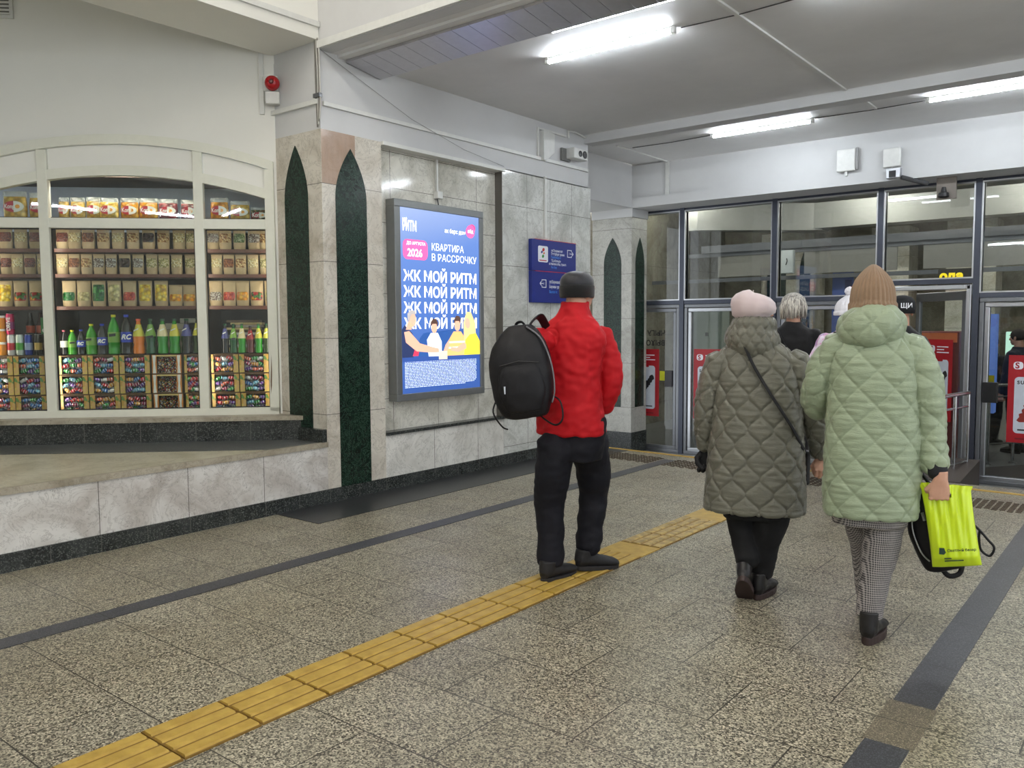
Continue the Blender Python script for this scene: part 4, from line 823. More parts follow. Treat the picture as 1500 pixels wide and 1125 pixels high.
# siren on the pillar, with duct
sr = empty('alarm_siren', label='round red alarm light above a small white box beside the pillar', cat='siren'); sr.matrix_world = SU
red = plain('red plastic lens', (170, 20, 28), .25)
MB().lathe([(.058, 0), (.058, .02), (.05, .045), (.03, .058), (.012, .062)], seg=24).obj('red_lens', red, sr, smooth=SM, T=Matrix.Translation((.0, -.085, 3.325)) @ Matrix.Rotation(PI/2, 4, 'X'))
bx(-.075, .04, -.075, -.02, 3.27, 3.39).obj('back_box', M['trunk'], sr, bevel=.01); bx(-.058, .052, -.10, -.02, 3.165, 3.262).obj('white_box', M['trunk'], sr, bevel=.008)
MB().lathe([(.02, 0), (.012, .008)], seg=12).obj('lens_centre', plain('dark red', (90, 10, 14), .3), sr, T=Matrix.Translation((.0, -.145, 3.325)) @ Matrix.Rotation(PI/2, 4, 'X'))
t = empty('cable_trunking', label='white duct going down the shop wall and round the pillar below the siren', cat='cable trunking')
bx(-.115, -.08, -.022, 0, 3.10, 3.60).obj('duct_section', M['trunk'], t, T=SU)
MB().box(-5.78, -5.19, 4.155, 4.18, 3.095, 3.13).obj('duct_section', M['trunk'], t)
t = empty('cable_bundle', label='bundle of grey and white cables hanging down the pillar corner', cat='cable')
for k in range(4):
    x0 = WX-.03+.016*k; MB().tube([(x0, 4.165, 3.58), (x0+.012*math.sin(k), 4.168, 3.3), (x0+.008, 4.165, 3.1), (x0+.01*math.cos(k), 4.168, 2.92+.02*k)], .006, 6).obj('cable', plain('cable grey %d' % (k % 2), ((120, 116, 108), (196, 194, 188))[k % 2], .6), t)
bx(WX-.045, WX+.03, 4.150, 4.18, 3.14, 3.17).obj('cable_clamp', M['alu_dark'], t)
for k, (a, b, z0) in enumerate(((-2.35, -1.955, 3.785), (-.56, -.33, 3.725))):
    t = empty('ventilation_grille', label='white ventilation grille %s on the wall above the shop window' % ('in the top left corner' if k == 0 else 'half hidden behind the beam'), cat='grille'); t.matrix_world = SU
    frame_rect(MB(), a, b, -.02, 0, z0, z0+.30, .025).obj('frame', M['trunk'], t); bx(a+.02, b-.02, -.004, 0, z0+.02, z0+.28).obj('slat_shade', plain('grille shadow', (120, 118, 112), .7), t)  # grey sheet stands in for the shade between the slats
    for q in range(9): bx(a+.02, b-.02, -.014, -.006, z0+.03+q*.028, z0+.045+q*.028).obj('slat', M['trunk'], t)
# ribbed metal channel along the ceiling
rb = empty('metal_channel', label='shiny ribbed metal channel running across the ceiling at the pillar', cat='metal channel')
shiny = plain('galvanised sheet', (196, 194, 198), .34, metal=.85)
for k in range(30):
    x0 = -5.17+k*.16; o = MB().prism([(4.43, 3.478), (4.47, 3.478), (4.80, 3.425), (4.785, 3.405), (4.43, 3.458)], 'x', x0, x0+.157).obj('channel_panel', shiny, rb)
o = MB().prism([(4.36, 3.48), (4.62, 3.48), (4.62, 3.51), (4.36, 3.51)], 'x', WX, 6).obj('soffit_board', M['ceil_paint']); struct_o = tag(o, kind='structure'); o.name = 'trim_95'
# metal-clad corner strip on the low wall next to the window frame, loose cable
o = MB().tube([(-5.80, 4.10, .70), (-5.79, 4.10, .95), (-5.785, 4.11, 1.2)], .008, 6).obj('loose_cable', plain('brown cable', (110, 84, 60), .6)); tag(o, 'short brown cable beside the lower right corner of the shop window', 'cable')
# ================================================================ DOOR POSTERS AND THINGS BEHIND THE GLASS
redp = plain('red poster', (166, 20, 32), .4, var=.05); phone = plain('pale blue grey poster screen', (206, 212, 222), .4); blk = plain('black poster print', (30, 28, 32), .5)
def door_poster(Mx, label, s=1, art=0):
    t = empty('door_poster', label=label, cat='poster'); t.matrix_world = Mx       # local x right, y up, z towards viewer
    bx(0, .43, 0, .93, 0, .006).obj('poster_board', redp, t); frame_rect(MB(), 0, .43, 0, .006, 0, .93, .006)
    MB().prism([(p[0]+.215, p[1]+.40) for p in rounded(.31, .60, .04)], 'z', .006, .008).obj('screen_picture', phone, t)
    MB().prism([(p[0]+.215, p[1]+.695) for p in rounded(.12, .03, .012)], 'z', .008, .009).obj('notch', redp, t)
    MB().prism([(p[0]+.09, p[1]+.82) for p in rounded(.09, .08, .03)], 'z', .006, .008).obj('logo_shape', swt, t); text('logo_lettering', 'S', redp, Matrix.Translation((.062, .792, .0085)), .085, t, bold=.003)
    for k, w in enumerate((.19, .12, .20)): bx(.17, .17+w, .84-k*.032, .852-k*.032, .006, .008).obj('print_line', swt, t)
    text('lettering', 'SU', blk, Matrix.Translation((.085, .625, .0085)), .05, t, bold=.002, sp=1.3); 
    r = random.Random(art+2); c2 = plain('dark red poster picture', (140, 40, 30), .5) if art == 1 else blk
    for k in range(7):
        cx = .14+.03*k*(.6 if art else 1); cy = .30+.04*k+r.uniform(-.02, .03) if not art else .25+.045*k
        pts = [(cx+.055*math.cos(a)*(.6+.4*r.random()), cy+.045*math.sin(a)*(.6+.4*r.random())) for a in [2*PI*q/9 for q in range(9)]]
        MB().prism(pts, 'z', .008, .0088+.0002*k).obj('printed_shape', c2, t)
    bx(.08, .35, .035, .05, .006, .008).obj('print_line', plain('dark red print', (120, 16, 26), .5), t); bx(.10, .33, .13, .145, .008, .009).obj('print_line', blk, t)
    return t
door_poster(T_wallY(-5.02, DY-.035, .13), 'red poster on the glass door just left of the woman in the grey coat')
door_poster(T_wallY(-5.97, DY-.035, .12), 'red poster on the leftmost glass door, partly hidden by the far pillar')
door_poster(T_wallY(-1.37, DY-.035, .115), 'red poster on the glass door at the right edge of the photo', art=1)
door_poster(T_wallY(-3.86, DY-.035, .12), 'red poster on the glass door between the two women in quilted coats')
ld = bpy.data.objects['door_leaf'] if 'door_leaf' in bpy.data.objects else None
LM = Matrix.Translation((0, DY, 0)) @ Matrix.Translation((-1.79, 0.02, 0)) @ Matrix.Rotation(PI-math.radians(42), 4, 'Z')
door_poster(LM @ Matrix.Translation((.63, .006, .27)) @ Matrix(((-1, 0, 0, 0), (0, 0, 1, 0), (0, 1, 0, 0), (0, 0, 0, 1))), 'red poster on the open door leaf right of the green coat')
d0 = bpy.data.objects['door_1']
for s_, zz in (('ЧЫГУ', 1.235), ('ВЫХОД', 1.10)):
    text('door_lettering', s_, blk, Matrix(((-1, 0, 0, -5.45), (0, 0, -1, -.036), (0, 1, 0, zz), (0, 0, 0, 1))), .10, d0, bold=.002)
bx(-5.43, -5.32, -.085, -.03, .54, .76).obj('lock_box', plain('dark grey lock box', (58, 56, 60), .5), d0, bevel=.005); bx(-5.53, -5.44, -.035, -.031, .62, .75).obj('yellow_sticker', plain('yellow sticker', (220, 220, 30), .5), d0)
bx(-1.60, -1.46, -.10, -.03, .53, .75).obj('lock_box', M['black_plastic'], bpy.data.objects['door_5'], bevel=.005)
# kerb and railings outside the open door
rampm = plain('dark brown ramp slab', (70, 62, 56), .5)
struct('floor_ramp', MB().prism([(8.85, LZ), (8.85, -.14), (9.9, -.06), (9.9, LZ)], 'x', -2.0, -1.56), rampm)
def railing(pts, zb, zt, label, mid=True):
    t = empty('railing', label=label, cat='railing'); v = [Vector(p) for p in pts]
    for k, p in enumerate(v): MB().tube([(p.x, p.y, zb), (p.x, p.y, zt)], .019, 10).lathe([(.045, 0), (.045, .012), (.02, .02)], p.x, p.y, zb, 12).obj('post', M['steel'], t, smooth=SM)
    MB().tube([(p.x, p.y, zt) for p in v], .022, 10).obj('handrail', M['steel'], t, smooth=SM)
    if mid:
        for dz in (.14, .72): MB().tube([(p.x, p.y, zt-dz) for p in v if zt-dz > zb], .012, 8).obj('mid_rail', M['steel'], t, smooth=SM)
    return t
railing([(-2.45, 9.45), (-1.93, 9.25), (-1.78, 9.05), (-1.72, 9.40), (-1.66, 9.75)], -.13, .66, 'stainless steel railing just right of the green coat, by the open door')
railing([(-1.75, 11.6), (-1.52, 11.9), (-1.0, 12.3), (-.3, 12.8)], LZ, .62, 'steel railing behind the glass door at the right edge')
railing([(-5.9, 11.8), (-5.0, 11.8), (-4.1, 11.8), (-3.3, 11.8)], LZ, .62, 'steel railing behind the closed glass doors')
struct('floor_ramp_inner', MB().prism([(-2.1, 10.6), (-1.0, 12.2), (.6, 12.2), (-.9, 10.6)], 'z', LZ, LZ+.03), rampm)
t = empty('metal_cabinet', label='pale green grey metal cabinet behind the second glass door', cat='cabinet'); bx(-5.42, -4.98, 11.0, 11.25, .85, 1.62).obj('cabinet_body', plain('pale green grey metal', (168, 176, 164), .4), t, bevel=.006); bx(-5.39, -5.01, 10.985, 11.0, .88, 1.59).obj('cabinet_door', plain('pale green grey door', (176, 184, 172), .4), t, bevel=.004); bx(-5.22, -5.18, 10.97, 10.99, 1.22, 1.27).obj('lock', M['black_plastic'], t)
bx(-5.4, -5.0, 11.02, 11.25, LZ, .85).obj('cabinet_base', plain('grey metal base', (120, 122, 120), .5), t)
t = empty('electric_box', label='small white electrical box on the channel behind the upper glass', cat='box'); bx(-4.87, -4.67, 12.88, 12.96, 2.17, 2.53).obj('box_body', plain('white enamel box', (222, 230, 232), .35), t, bevel=.006); bx(-4.86, -4.68, 12.87, 12.882, 2.18, 2.52).obj('lid', plain('white enamel lid', (230, 236, 238), .35), t)
MB().tube([(-4.78, 12.865, 2.30), (-4.76, 12.865, 2.36), (-4.77, 12.865, 2.40)], .008, 6).obj('key', M['black_plastic'], t)
t = empty('banner', label='blue white and red banner seen through the upper glass', cat='banner'); bx(-4.17, -3.86, 13.2, 13.23, LZ, 2.2).obj('banner_sheet', plain('blue banner', (62, 92, 176), .5), t); bx(-3.98, -3.88, 13.19, 13.2, 1.5, 2.05).obj('dark_print', plain('navy banner print', (30, 46, 120), .5), t); bx(-3.90, -3.80, 13.17, 13.19, 1.85, 1.95).obj('red_print', redp, t)
t = empty('curved_shop_front', label='white curved shop front with glowing edge behind the glass at the right edge', cat='shop front')
MB().prism([(-1.45, 1.9), (-1.38, 2.25), (-1.2, 2.45), (-.8, 2.55), (-.3, 2.6), (-.3, 1.9)], 'y', 12.7, 12.9).obj('curved_panel', plain('beige shop front', (196, 188, 176), .4), t)
MB().tube([tuple(q_) for q_ in ((-1.50, 12.68, 2.0), (-1.44, 12.68, 2.28), (-1.24, 12.68, 2.52), (-.8, 12.68, 2.62), (-.3, 12.68, 2.67))], .018, 8).obj('glowing_edge', plain('glowing edge', (235, 242, 255), emit=3.0), t)
ys = empty('yellow_sign', label='glowing yellow shop sign seen through the glass above the open door', cat='sign'); ysm = plain('yellow glowing letters', (240, 210, 20), emit=1.0); text('lettering', 'ода', ysm, T_wallY(-2.62, 12.95, 1.98), .17, ys, bold=.01); bx(-2.64, -2.1, 12.96, 13.0, 1.9, 2.14).obj('sign_board', plain('dark sign board', (40, 36, 34), .5), ys)
vm = empty('vending_machine', label='tall machine with orange top and purple lit screen behind the open door', cat='machine')
bx(-2.72, -2.12, 11.7, 12.3, LZ, 1.28).obj('machine_body', plain('dark red machine', (110, 40, 40), .4), vm, bevel=.02); bx(-2.70, -2.14, 11.68, 11.72, 1.14, 1.26).obj('orange_top', plain('orange machine top', (214, 110, 60), .4), vm); bx(-2.68, -2.42, 11.68, 11.7, .4, 1.10).obj('lit_screen', plain('purple lit screen', (150, 120, 200), emit=.7), vm)
for k in range(4): bx(-2.62, -2.50, 11.675, 11.682, .5+.15*k, .58+.15*k).obj('product_picture', plain('pale picture', (220, 224, 240), emit=.6), vm)
t = empty('blue_machine', label='bright blue lit panel seen between the open door leaf and its frame', cat='machine'); bx(-1.95, -1.82, 12.4, 12.6, .2, 1.5).obj('panel_body', plain('blue panel', (90, 120, 190), emit=.5), t); bx(-1.95, -1.82, 12.38, 12.4, .55, .7).obj('yellow_stripe', plain('yellow stripe', (210, 200, 40), .5), t)
st = empty('food_stall', label='stall with green crate and lit screen far behind the right glass door', cat='stall'); bx(-2.0, -1.2, 14.2, 14.8, LZ, .75).obj('counter', plain('pale counter', (200, 196, 186), .4), st); bx(-1.95, -1.78, 14.15, 14.3, .8, 1.25).obj('lit_screen', plain('green white screen', (190, 230, 210), emit=1.0), st, bevel=.01); bx(-1.75, -1.45, 14.2, 14.5, .76, 1.15).obj('green_crate', plain('green crate', (40, 110, 60), .5), st)
# ================================================================ PEOPLE
def catmull(pts, n):
    P = [Vector(p) if len(p) == 3 else np.array(p, float) for p in pts]; P = [np.array(p, float) for p in P]; out = []
    for i in range(len(P)-1):
        p0 = P[max(i-1, 0)]; p1 = P[i]; p2 = P[i+1]; p3 = P[min(i+2, len(P)-1)]
        for k in range(n):
            t = k/n; out.append(.5*((2*p1)+(-p0+p2)*t+(2*p0-5*p1+4*p2-p3)*t*t+(-p0+3*p1-3*p2+p3)*t**3))
    out.append(P[-1]); return out
def limb(mb, pts, rad, n=5, seg=20, flat=1.0):
    q = catmull([tuple(p)+(r,) for p, r in zip(pts, rad)], n)
    ends = [(q[0], q[0]-0), (q[-1], q[-1])]
    P = [tuple(v[:3]) for v in q]; R = [max(.002, v[3]) for v in q]
    a = Vector(P[0])-Vector(P[1]); a.normalize(); b = Vector(P[-1])-Vector(P[-2]); b.normalize()
    P = [tuple(Vector(P[0])+a*R[0]*.5)]+P+[tuple(Vector(P[-1])+b*R[-1]*.5)]; R = [R[0]*.55]+R+[R[-1]*.55]
    mb.tube(P, [(r, r*flat) for r in R], seg); return mb
def body_rings(mb, rows, seg=40, n=5, ex=2.3):
    # rows: z, cx, cy, half width, half depth, yaw(deg)
    q = catmull(rows, n); rings = []
    for z, cx, cy, a, b, yw in q:
        c, s = math.cos(math.radians(yw)), math.sin(math.radians(yw)); r = []
        for k in range(seg):
            t = 2*PI*k/seg; x = a*math.copysign(abs(math.cos(t))**(2/ex), math.cos(t)); y = b*math.copysign(abs(math.sin(t))**(2/ex), math.sin(t))
            r.append((cx+x*c-y*s, cy+x*s+y*c, z))
        rings.append(r)
    mb.ring_loft(rings); return mb
def fuse(mb, voxel, it=4, fac=.5):
    me = mb.mesh('tmp'); o = bpy.data.objects.new('tmp', me); COL.objects.link(o)
    m = o.modifiers.new('r', 'REMESH'); m.mode = 'VOXEL'; m.voxel_size = voxel
    if it: s = o.modifiers.new('s', 'SMOOTH'); s.factor = fac; s.iterations = it
    dg = bpy.context.evaluated_depsgraph_get(); dg.update(); r = bpy.data.meshes.new_from_object(o.evaluated_get(dg))
    bpy.data.objects.remove(o); bpy.data.meshes.remove(me); r.materials.clear(); return r
def get_vn(me):
    n = len(me.vertices); v = np.empty(n*3); me.vertices.foreach_get('co', v); nn = np.empty(n*3); me.vertices.foreach_get('normal', nn); return v.reshape(-1, 3), nn.reshape(-1, 3)
def set_v(me, v): me.vertices.foreach_set('co', v.ravel()); me.update()
def fbm(v, s, seed=0, off=0):
    S = np.array(s); return np.array([noise.noise(Vector((p[0]*S[0]+seed, p[1]*S[1], p[2]*S[2]))) for p in v])
def finish(me, name, m, parent, label=None):
    me.name = name; me.materials.append(m); me.shade_smooth(); o = bpy.data.objects.new(name, me); COL.objects.link(o); o.parent = parent
    if label: o['label'] = label
    return o
def seg_param(v, pts, rad):
    # nearest point on a polyline: normalised distance, length along, angle about the axis
    P = np.array(pts, float); best = np.full(len(v), 1e9); L = np.zeros(len(v)); A = np.zeros(len(v)); acc = 0
    for i in range(len(P)-1):
        d = P[i+1]-P[i]; l = np.linalg.norm(d); u = d/l; w = v-P[i]; t = np.clip(w@u, 0, l); c = P[i]+t[:, None]*u; r = v-c; dist = np.linalg.norm(r, axis=1)
        rr = rad[i]+(rad[i+1]-rad[i])*t/l; nd = dist/rr; m = nd < best
        ex = np.cross(u, [0, 1, 0]); ex /= np.linalg.norm(ex); ey = np.cross(u, ex)
        a = np.arctan2(r@ex, r@ey); best[m] = nd[m]; L[m] = (acc+t)[m]; A[m] = a[m]; acc += l
    return best, L, A
def quilt_diamond(u, v, w, h):
    a = u/w+v/h; b = u/w-v/h; fa = a-np.floor(a); fb = b-np.floor(b)
    return (np.sin(PI*fa)*np.sin(PI*fb)).clip(0)**.27
def quilt_ogee(u, v, w, h):
    s = np.cos(2*PI*v/h); best = np.full(len(u), 1e9); k0 = np.floor(u/(w/2))
    for dk in (-1, 0, 1, 2):
        k = k0+dk; x = w/2*k+np.where(k % 2 == 0, 1, -1)*w/4*s; best = np.minimum(best, np.abs(u-x))
    return np.sin(PI/2*(best/(w*.24)).clip(0, 1))**.55
def coat(name, rows, arms, m, parent, pattern, w, h, amp, voxel=.006, extra=None, wr=.0022, seed=1, wscale=(9, 9, 55), R=.21, label=None):
    mb = MB(); body_rings(mb, rows)
    for pts, rad in arms: limb(mb, pts, rad)
    if extra: extra(mb)
    me = fuse(mb, voxel, 5); v, n = get_vn(me); tz = [r[0] for r in rows]; cx = np.interp(v[:, 2], *zip(*sorted((r[0], r[1]) for r in rows))); cy = np.interp(v[:, 2], *zip(*sorted((r[0], r[2]) for r in rows)))
    A = np.interp(v[:, 2], *zip(*sorted((r[0], r[3]) for r in rows))); B = np.interp(v[:, 2], *zip(*sorted((r[0], r[4]) for r in rows))); yaw = math.radians(rows[len(rows)//2][5])
    lx = (v[:, 0]-cx)*math.cos(yaw)+(v[:, 1]-cy)*math.sin(yaw); ly = -(v[:, 0]-cx)*math.sin(yaw)+(v[:, 1]-cy)*math.cos(yaw)
    dt = np.sqrt((lx/A)**2+(ly/B)**2); u = np.arctan2(lx/A, -ly/B)*R; vv = v[:, 2].copy(); isarm = np.zeros(len(v), bool); dmin = np.full(len(v), 9.)
    top = v[:, 2] > rows[-1][0]
    for pts, rad in arms:
        d, L, ang = seg_param(v, pts, rad); mk = (d < dt) & (d < dmin); u = np.where(mk, ang*rad[1]+.03, u); vv = np.where(mk, L+.04, vv); isarm |= mk; dmin = np.minimum(dmin, d)
    q = pattern(u, vv, w, h) if pattern else np.zeros(len(v))
    seam = np.exp(-((dmin-dt)/.055)**2)*(v[:, 2] < rows[-1][0]-.05)*(dmin < 1.25)
    wn = fbm(v, wscale, seed)+.6*fbm(v, (22, 22, 30), seed+9)
    if pattern: wn = wn*(.45+.55*q)
    disp = amp*(q-.55)+wr*wn-.006*seam
    hem = rows[0][0]; disp += np.where(v[:, 2] < hem+.02, .002, 0)
    v = v+n*disp[:, None]; set_v(me, v); return finish(me, name, m, parent, label)
def cloth(name, mb, m, parent, voxel=.007, wr=.004, wscale=(10, 10, 14), seed=3, fn=None, it=5, label=None):
    me = fuse(mb, voxel, it); v, n = get_vn(me); d = wr*(fbm(v, wscale, seed)+.5*fbm(v, tuple(2.3*s for s in wscale), seed+5))
    if fn is not None: d = d+fn(v)
    set_v(me, v+n*d[:, None]); return finish(me, name, m, parent, label)
def add_mesh(mb, me, T=None):
    vs = [tuple(T @ q.co) if T is not None else tuple(q.co) for q in me.vertices]; return mb.add(vs, [tuple(p.vertices) for p in me.polygons])
def head_mb(mb, c, yaw=0, s=1.0, pitch=0):
    # c: centre of the head; local face direction +y, turned by yaw (deg, + = to the left)
    T = Matrix.Translation(c) @ Matrix.Rotation(math.radians(yaw), 4, 'Z') @ Matrix.Rotation(math.radians(pitch), 4, 'X') @ Matrix.Scale(s, 4); t = MB()
    t.ball((0, -.012, .028), .074, .094, .086, 20, 14); t.ball((0, .022, -.045), .055, .066, .062, 18, 12); t.ball((0, .058, -.082), .026, .024, .024)
    t.tube([(0, .086, .012), (0, .098, -.012), (0, .106, -.030), (0, .094, -.040)], [.007, .010, .013, .009], 10)
    t.ball((0, .080, -.060), .024, .012, .007); t.ball((0, .079, -.070), .021, .012, .007)
    for sx in (-1, 1):
        t.ball((sx*.034, .064, -.022), .024, .022, .020); t.ball((sx*.030, .082, .026), .022, .012, .008)
        t.ball((sx*.074, -.006, -.016), .010, .018, .030, rot=Matrix.Rotation(sx*.25, 3, 'Z')); t.ball((sx*.080, -.012, .0), .008, .015, .018)
    for v in range(len(t.v)): t.v[v] = tuple(T @ Vector(t.v[v]))
    mb.add(t.v, t.f); return T
def hand_me(curl=.6, side=1, spread=.05, grip=False):
    # local: wrist at origin, fingers along -z, palm facing +x*side ; thumb on +y side. fused, one surface
    mb = MB(); mb.tube([(0, 0, .035), (0, 0, 0), (0, .002, -.03), (0, .002, -.062), (0, .002, -.085)], [(.021, .027), (.022, .028), (.016, .038), (.014, .042), (.011, .038)], 16)
    for k, (yo, L, r) in enumerate(((.032, .070, .0088), (.011, .078, .0092), (-.010, .073, .0088), (-.030, .058, .0078))):
        p = Vector((0, yo, -.082)); a = .15+curl*.35; pts = [Vector((0, yo*.8, -.055)), p]; d = 0
        for j, fl in enumerate((.46, .31, .23)):
            d += curl*(1.35 if j == 0 else 1.45)*(1+.08*k); p = p+Vector((side*math.sin(d), yo*spread*.6, -math.cos(d)))*L*fl; pts.append(p)
        mb.tube([tuple(q) for q in pts], [r*1.15, r*1.08, r*1.0, r*.92, r*.72], 10); mb.ball(tuple(pts[-1]), r*.78)
        mb.ball(tuple(pts[1]), r*1.12)
    th = [Vector((side*.004, .026, -.028)), Vector((side*.016, .046, -.050)), Vector((side*(.026+.012*curl), .046-.012*curl, -.076)), Vector((side*(.036+.01*curl), .030-.02*curl, -.094))]
    mb.tube([tuple(q) for q in th], [.015, .0125, .0108, .0085], 10); mb.ball(tuple(th[-1]), .0088)
    return fuse(mb, .0028, 3)
def build_body(parent, m, mb, hands=()):
    me = fuse(mb, .0055, 4); full = MB(); add_mesh(full, me)
    for hm, T in hands: add_mesh(full, hm, T)
    o = full.obj('body', m, parent, smooth=True); return o
def shoe(parent, at, yaw, pitch, L, m, ms, boot=0.0, wide=.046, sole=.028, heel=.0, name='shoe'):
    T = Matrix.Translation(at) @ Matrix.Rotation(math.radians(yaw), 4, 'Z') @ Matrix.Rotation(math.radians(pitch), 4, 'X')
    prof = [(-.30, .040, .075), (-.26, .78, .098), (-.12, .86, .104), (.05, .84, .094), (.22, .92, .072), (.42, 1.02, .060), (.58, .98, .050), (.66, .74, .040), (.70, .25, .026)]
    mb = MB(); rings = []
    for y, w, h in prof:
        r = []; hw = wide*max(w, .2)
        for k in range(18): t = 2*PI*k/18; r.append((hw*math.cos(t), y*L, sole*.6+h*(L/.28)*(.5+.5*math.sin(t))*1.0))
        rings.append(r)
    mb.ring_loft(rings); mb.tube([(0, -.14*L, .05), (0, -.13*L, .09), (0, -.12*L, .115+boot)], [(wide*.86, wide*1.15), (wide*.92, wide*1.15), (wide*1.0, wide*1.1)], 18)
    me = fuse(mb, .005, 4); v, n = get_vn(me); set_v(me, v+n*(.0015*fbm(v, (30, 30, 30)))[:, None]); me.transform(T); s = finish(me, name, m, parent)
    pl = []; 
    for k in range(24):
        t = 2*PI*k/24; y = .2+.52*math.sin(t); ww = 1.06 if y > .1 else .95; pl.append((wide*ww*math.cos(t)*1.04, y*L))
    so = MB().prism(pl, 'z', 0, sole)
    if heel: so = MB().prism([p for p in pl], 'z', heel*.45, sole+heel*.3).prism([(p[0]*.96, min(p[1], .02*L)) for p in pl if p[1] < .1*L], 'z', 0, sole)
    so.obj('sole', ms, s, bevel=.004, T=T); return s
def person_root(x, y, label, z=0):
    e = empty('person', (x, y, z), math.atan2(-x, y), label, 'person'); return e
skinm = plain('skin', (206, 158, 134), .5, var=.1); 
def cloth_mat(name, rgb, rough=.6, fine=350, strength=.15, sheen=.2, var=.08, crease=0.0):
    N = Nt(name); c = srgb(*rgb); N.b.inputs['Specular IOR Level'].default_value = .35; N.col(N.mix(1.0, c, N.ramp(N.noise(7, 4), [(.3, 1-var), (.7, 1.0)]), 'MULTIPLY')); N.rough(rough); N.b.inputs['Sheen Weight'].default_value = sheen
    h = N.noise(fine, 3)
    if crease: h = N.math('ADD', h, N.math('MULTIPLY', N.noise(1, 5, .6, vec=N.mapped((26, 26, 95))), crease))
    N.bump(h, strength, .004); return N.m
# ---------------------------------------------------------------- woman in the light green quilted coat
g = person_root(-1.00, 3.78, 'woman seen from behind in a light green diamond-quilted coat and brown knitted hat')
gm = cloth_mat('light green quilted satin', (152, 165, 138), .31, 220, .3, .05, .05, crease=3.5)
rows = [(.565, -.012, .0, .186, .135, 4), (.60, -.012, .0, .192, .140, 4), (.75, -.010, .0, .195, .142, 4), (.90, -.008, .0, .194, .138, 4), (1.05, -.006, .0, .190, .132, 4), (1.18, -.006, .0, .190, .130, 4), (1.26, -.008, .0, .188, .122, 4), (1.32, -.010, .005, .160, .106, 4), (1.37, -.012, .01, .110, .092, 4), (1.41, -.012, .015, .075, .075, 4)]
armR = [(.118, .0, 1.300), (.172, -.005, 1.20), (.198, -.01, 1.08), (.212, .0, .96), (.226, -.02, .84), (.234, -.040, .795)]; rR = [.072, .072, .068, .062, .056, .054]
armL = [(-.140, .0, 1.300), (-.205, .01, 1.20), (-.240, .03, 1.09), (-.235, .10, 1.02), (-.13, .20, 1.04)]; rL = [.078, .074, .066, .060, .052]
coat('quilted_coat', rows, [(armR, rR), (armL, rL)], gm, g, quilt_diamond, .155, .150, .013, voxel=.0045, seed=2, wr=.0042, R=.205)
hd = MB()   # big folded hood lying on the shoulders
ringp = []
for k in range(28):
    t = 2*PI*k/28; ringp.append((-.026+.092*math.cos(t), .0+.085*math.sin(t)-.01, 1.385+.008*math.cos(t)+(.020*math.sin(t) if math.sin(t) > 0 else .0)))
for k in range(28):
    t = 2*PI*k/28; back = max(0, -math.sin(t)); hd.ball(ringp[k], .046+.014*back, .050+.012*back, .056+.034*back, 12, 8)
def hoodfn(v): 
    a = np.arctan2(v[:, 0]+.022, -(v[:, 1]+.0)); return .012*(quilt_diamond(a*.16, v[:, 2]*1.0-1.40, .15, .15)-.5)
cloth('hood', hd, gm, g, .006, .004, (12, 12, 26), 5, hoodfn)
tm = Nt('grey houndstooth trousers'); xx, yy, zz = tm.xyz(); chk = tm.math('MULTIPLY', tm.math('PINGPONG', tm.math('ADD', xx, tm.math('MULTIPLY', yy, .7)), .004), 1/.004); chz = tm.math('MULTIPLY', tm.math('PINGPONG', zz, .005), 1/.005)
tc = tm.ramp(tm.math('MULTIPLY', tm.math('ADD', chk, chz), .5), [(.40, srgb(70, 68, 70)), (.52, srgb(166, 160, 158))], 'LINEAR'); tm.col(tm.mix(1.0, tc, tm.ramp(tm.noise(30, 3), [(.3, .75), (.7, 1.0)]), 'MULTIPLY')); tm.rough(.8)
tr = MB(); body_rings(tr, [(.52, -.012, 0, .15, .11, 0), (.70, -.012, 0, .16, .12, 0), (.86, -.012, 0, .15, .11, 0)], n=3)
LGR = ([(.050, .0, .72), (.042, .01, .50), (.022, .0, .34), (.004, -.01, .20), (-.004, -.01, .115)], [.094, .084, .070, .060, .054]); LGL = ([(-.055, .03, .72), (-.046, .14, .48), (-.030, .21, .34), (-.016, .26, .13)], [.082, .072, .060, .050]); limb(tr, *LGR); limb(tr, *LGL)
cloth('trousers', tr, tm.m, g, .007, .006, (9, 9, 12), 4)
bootm = plain('black leather', (26, 24, 26), .38); solem = plain('dark brown rubber sole', (52, 36, 34), .6)
shoe(g, (.004, .0, 0), -14, 0, .25, bootm, solem, .03, .042, .036, name='boot'); shoe(g, (-.012, .29, 0), 3, 0, .25, bootm, solem, .03, .042, .036, name='boot')
bd = MB(); T = head_mb(bd, (-.020, .02, 1.50), 6, 1.0); limb(bd, [(-.015, .0, 1.46), (-.012, .0, 1.36)], [.052, .06]); body_rings(bd, [(.72, -.01, 0, .14, .10, 4), (.95, -.01, 0, .13, .09, 4), (1.2, -.004, 0, .16, .10, 4), (1.34, -.004, 0, .13, .08, 4)], n=3)
limb(bd, armR, [.05, .045, .042, .036, .028, .026]); limb(bd, armL, [.05, .045, .04, .034, .026]); limb(bd, [(.232, -.035, .80), (.250, -.062, .755)], [.026, .024])
limb(bd, LGR[0], [r*.6 for r in LGR[1]]); limb(bd, LGL[0], [r*.6 for r in LGL[1]])
HG = Matrix.Translation((.254, -.066, .748)) @ Matrix.Rotation(math.radians(100), 4, 'Z') @ Matrix.Rotation(math.radians(-4), 4, 'Y')
build_body(g, skinm, bd, [(hand_me(.95, 1), HG)])
limb_c = MB(); limb(limb_c, [(.236, -.040, .80), (.248, -.056, .762)], [.044, .037]); cloth('knitted_cuff', limb_c, plain('black knit', (24, 24, 30), .8), g, .005, .001)
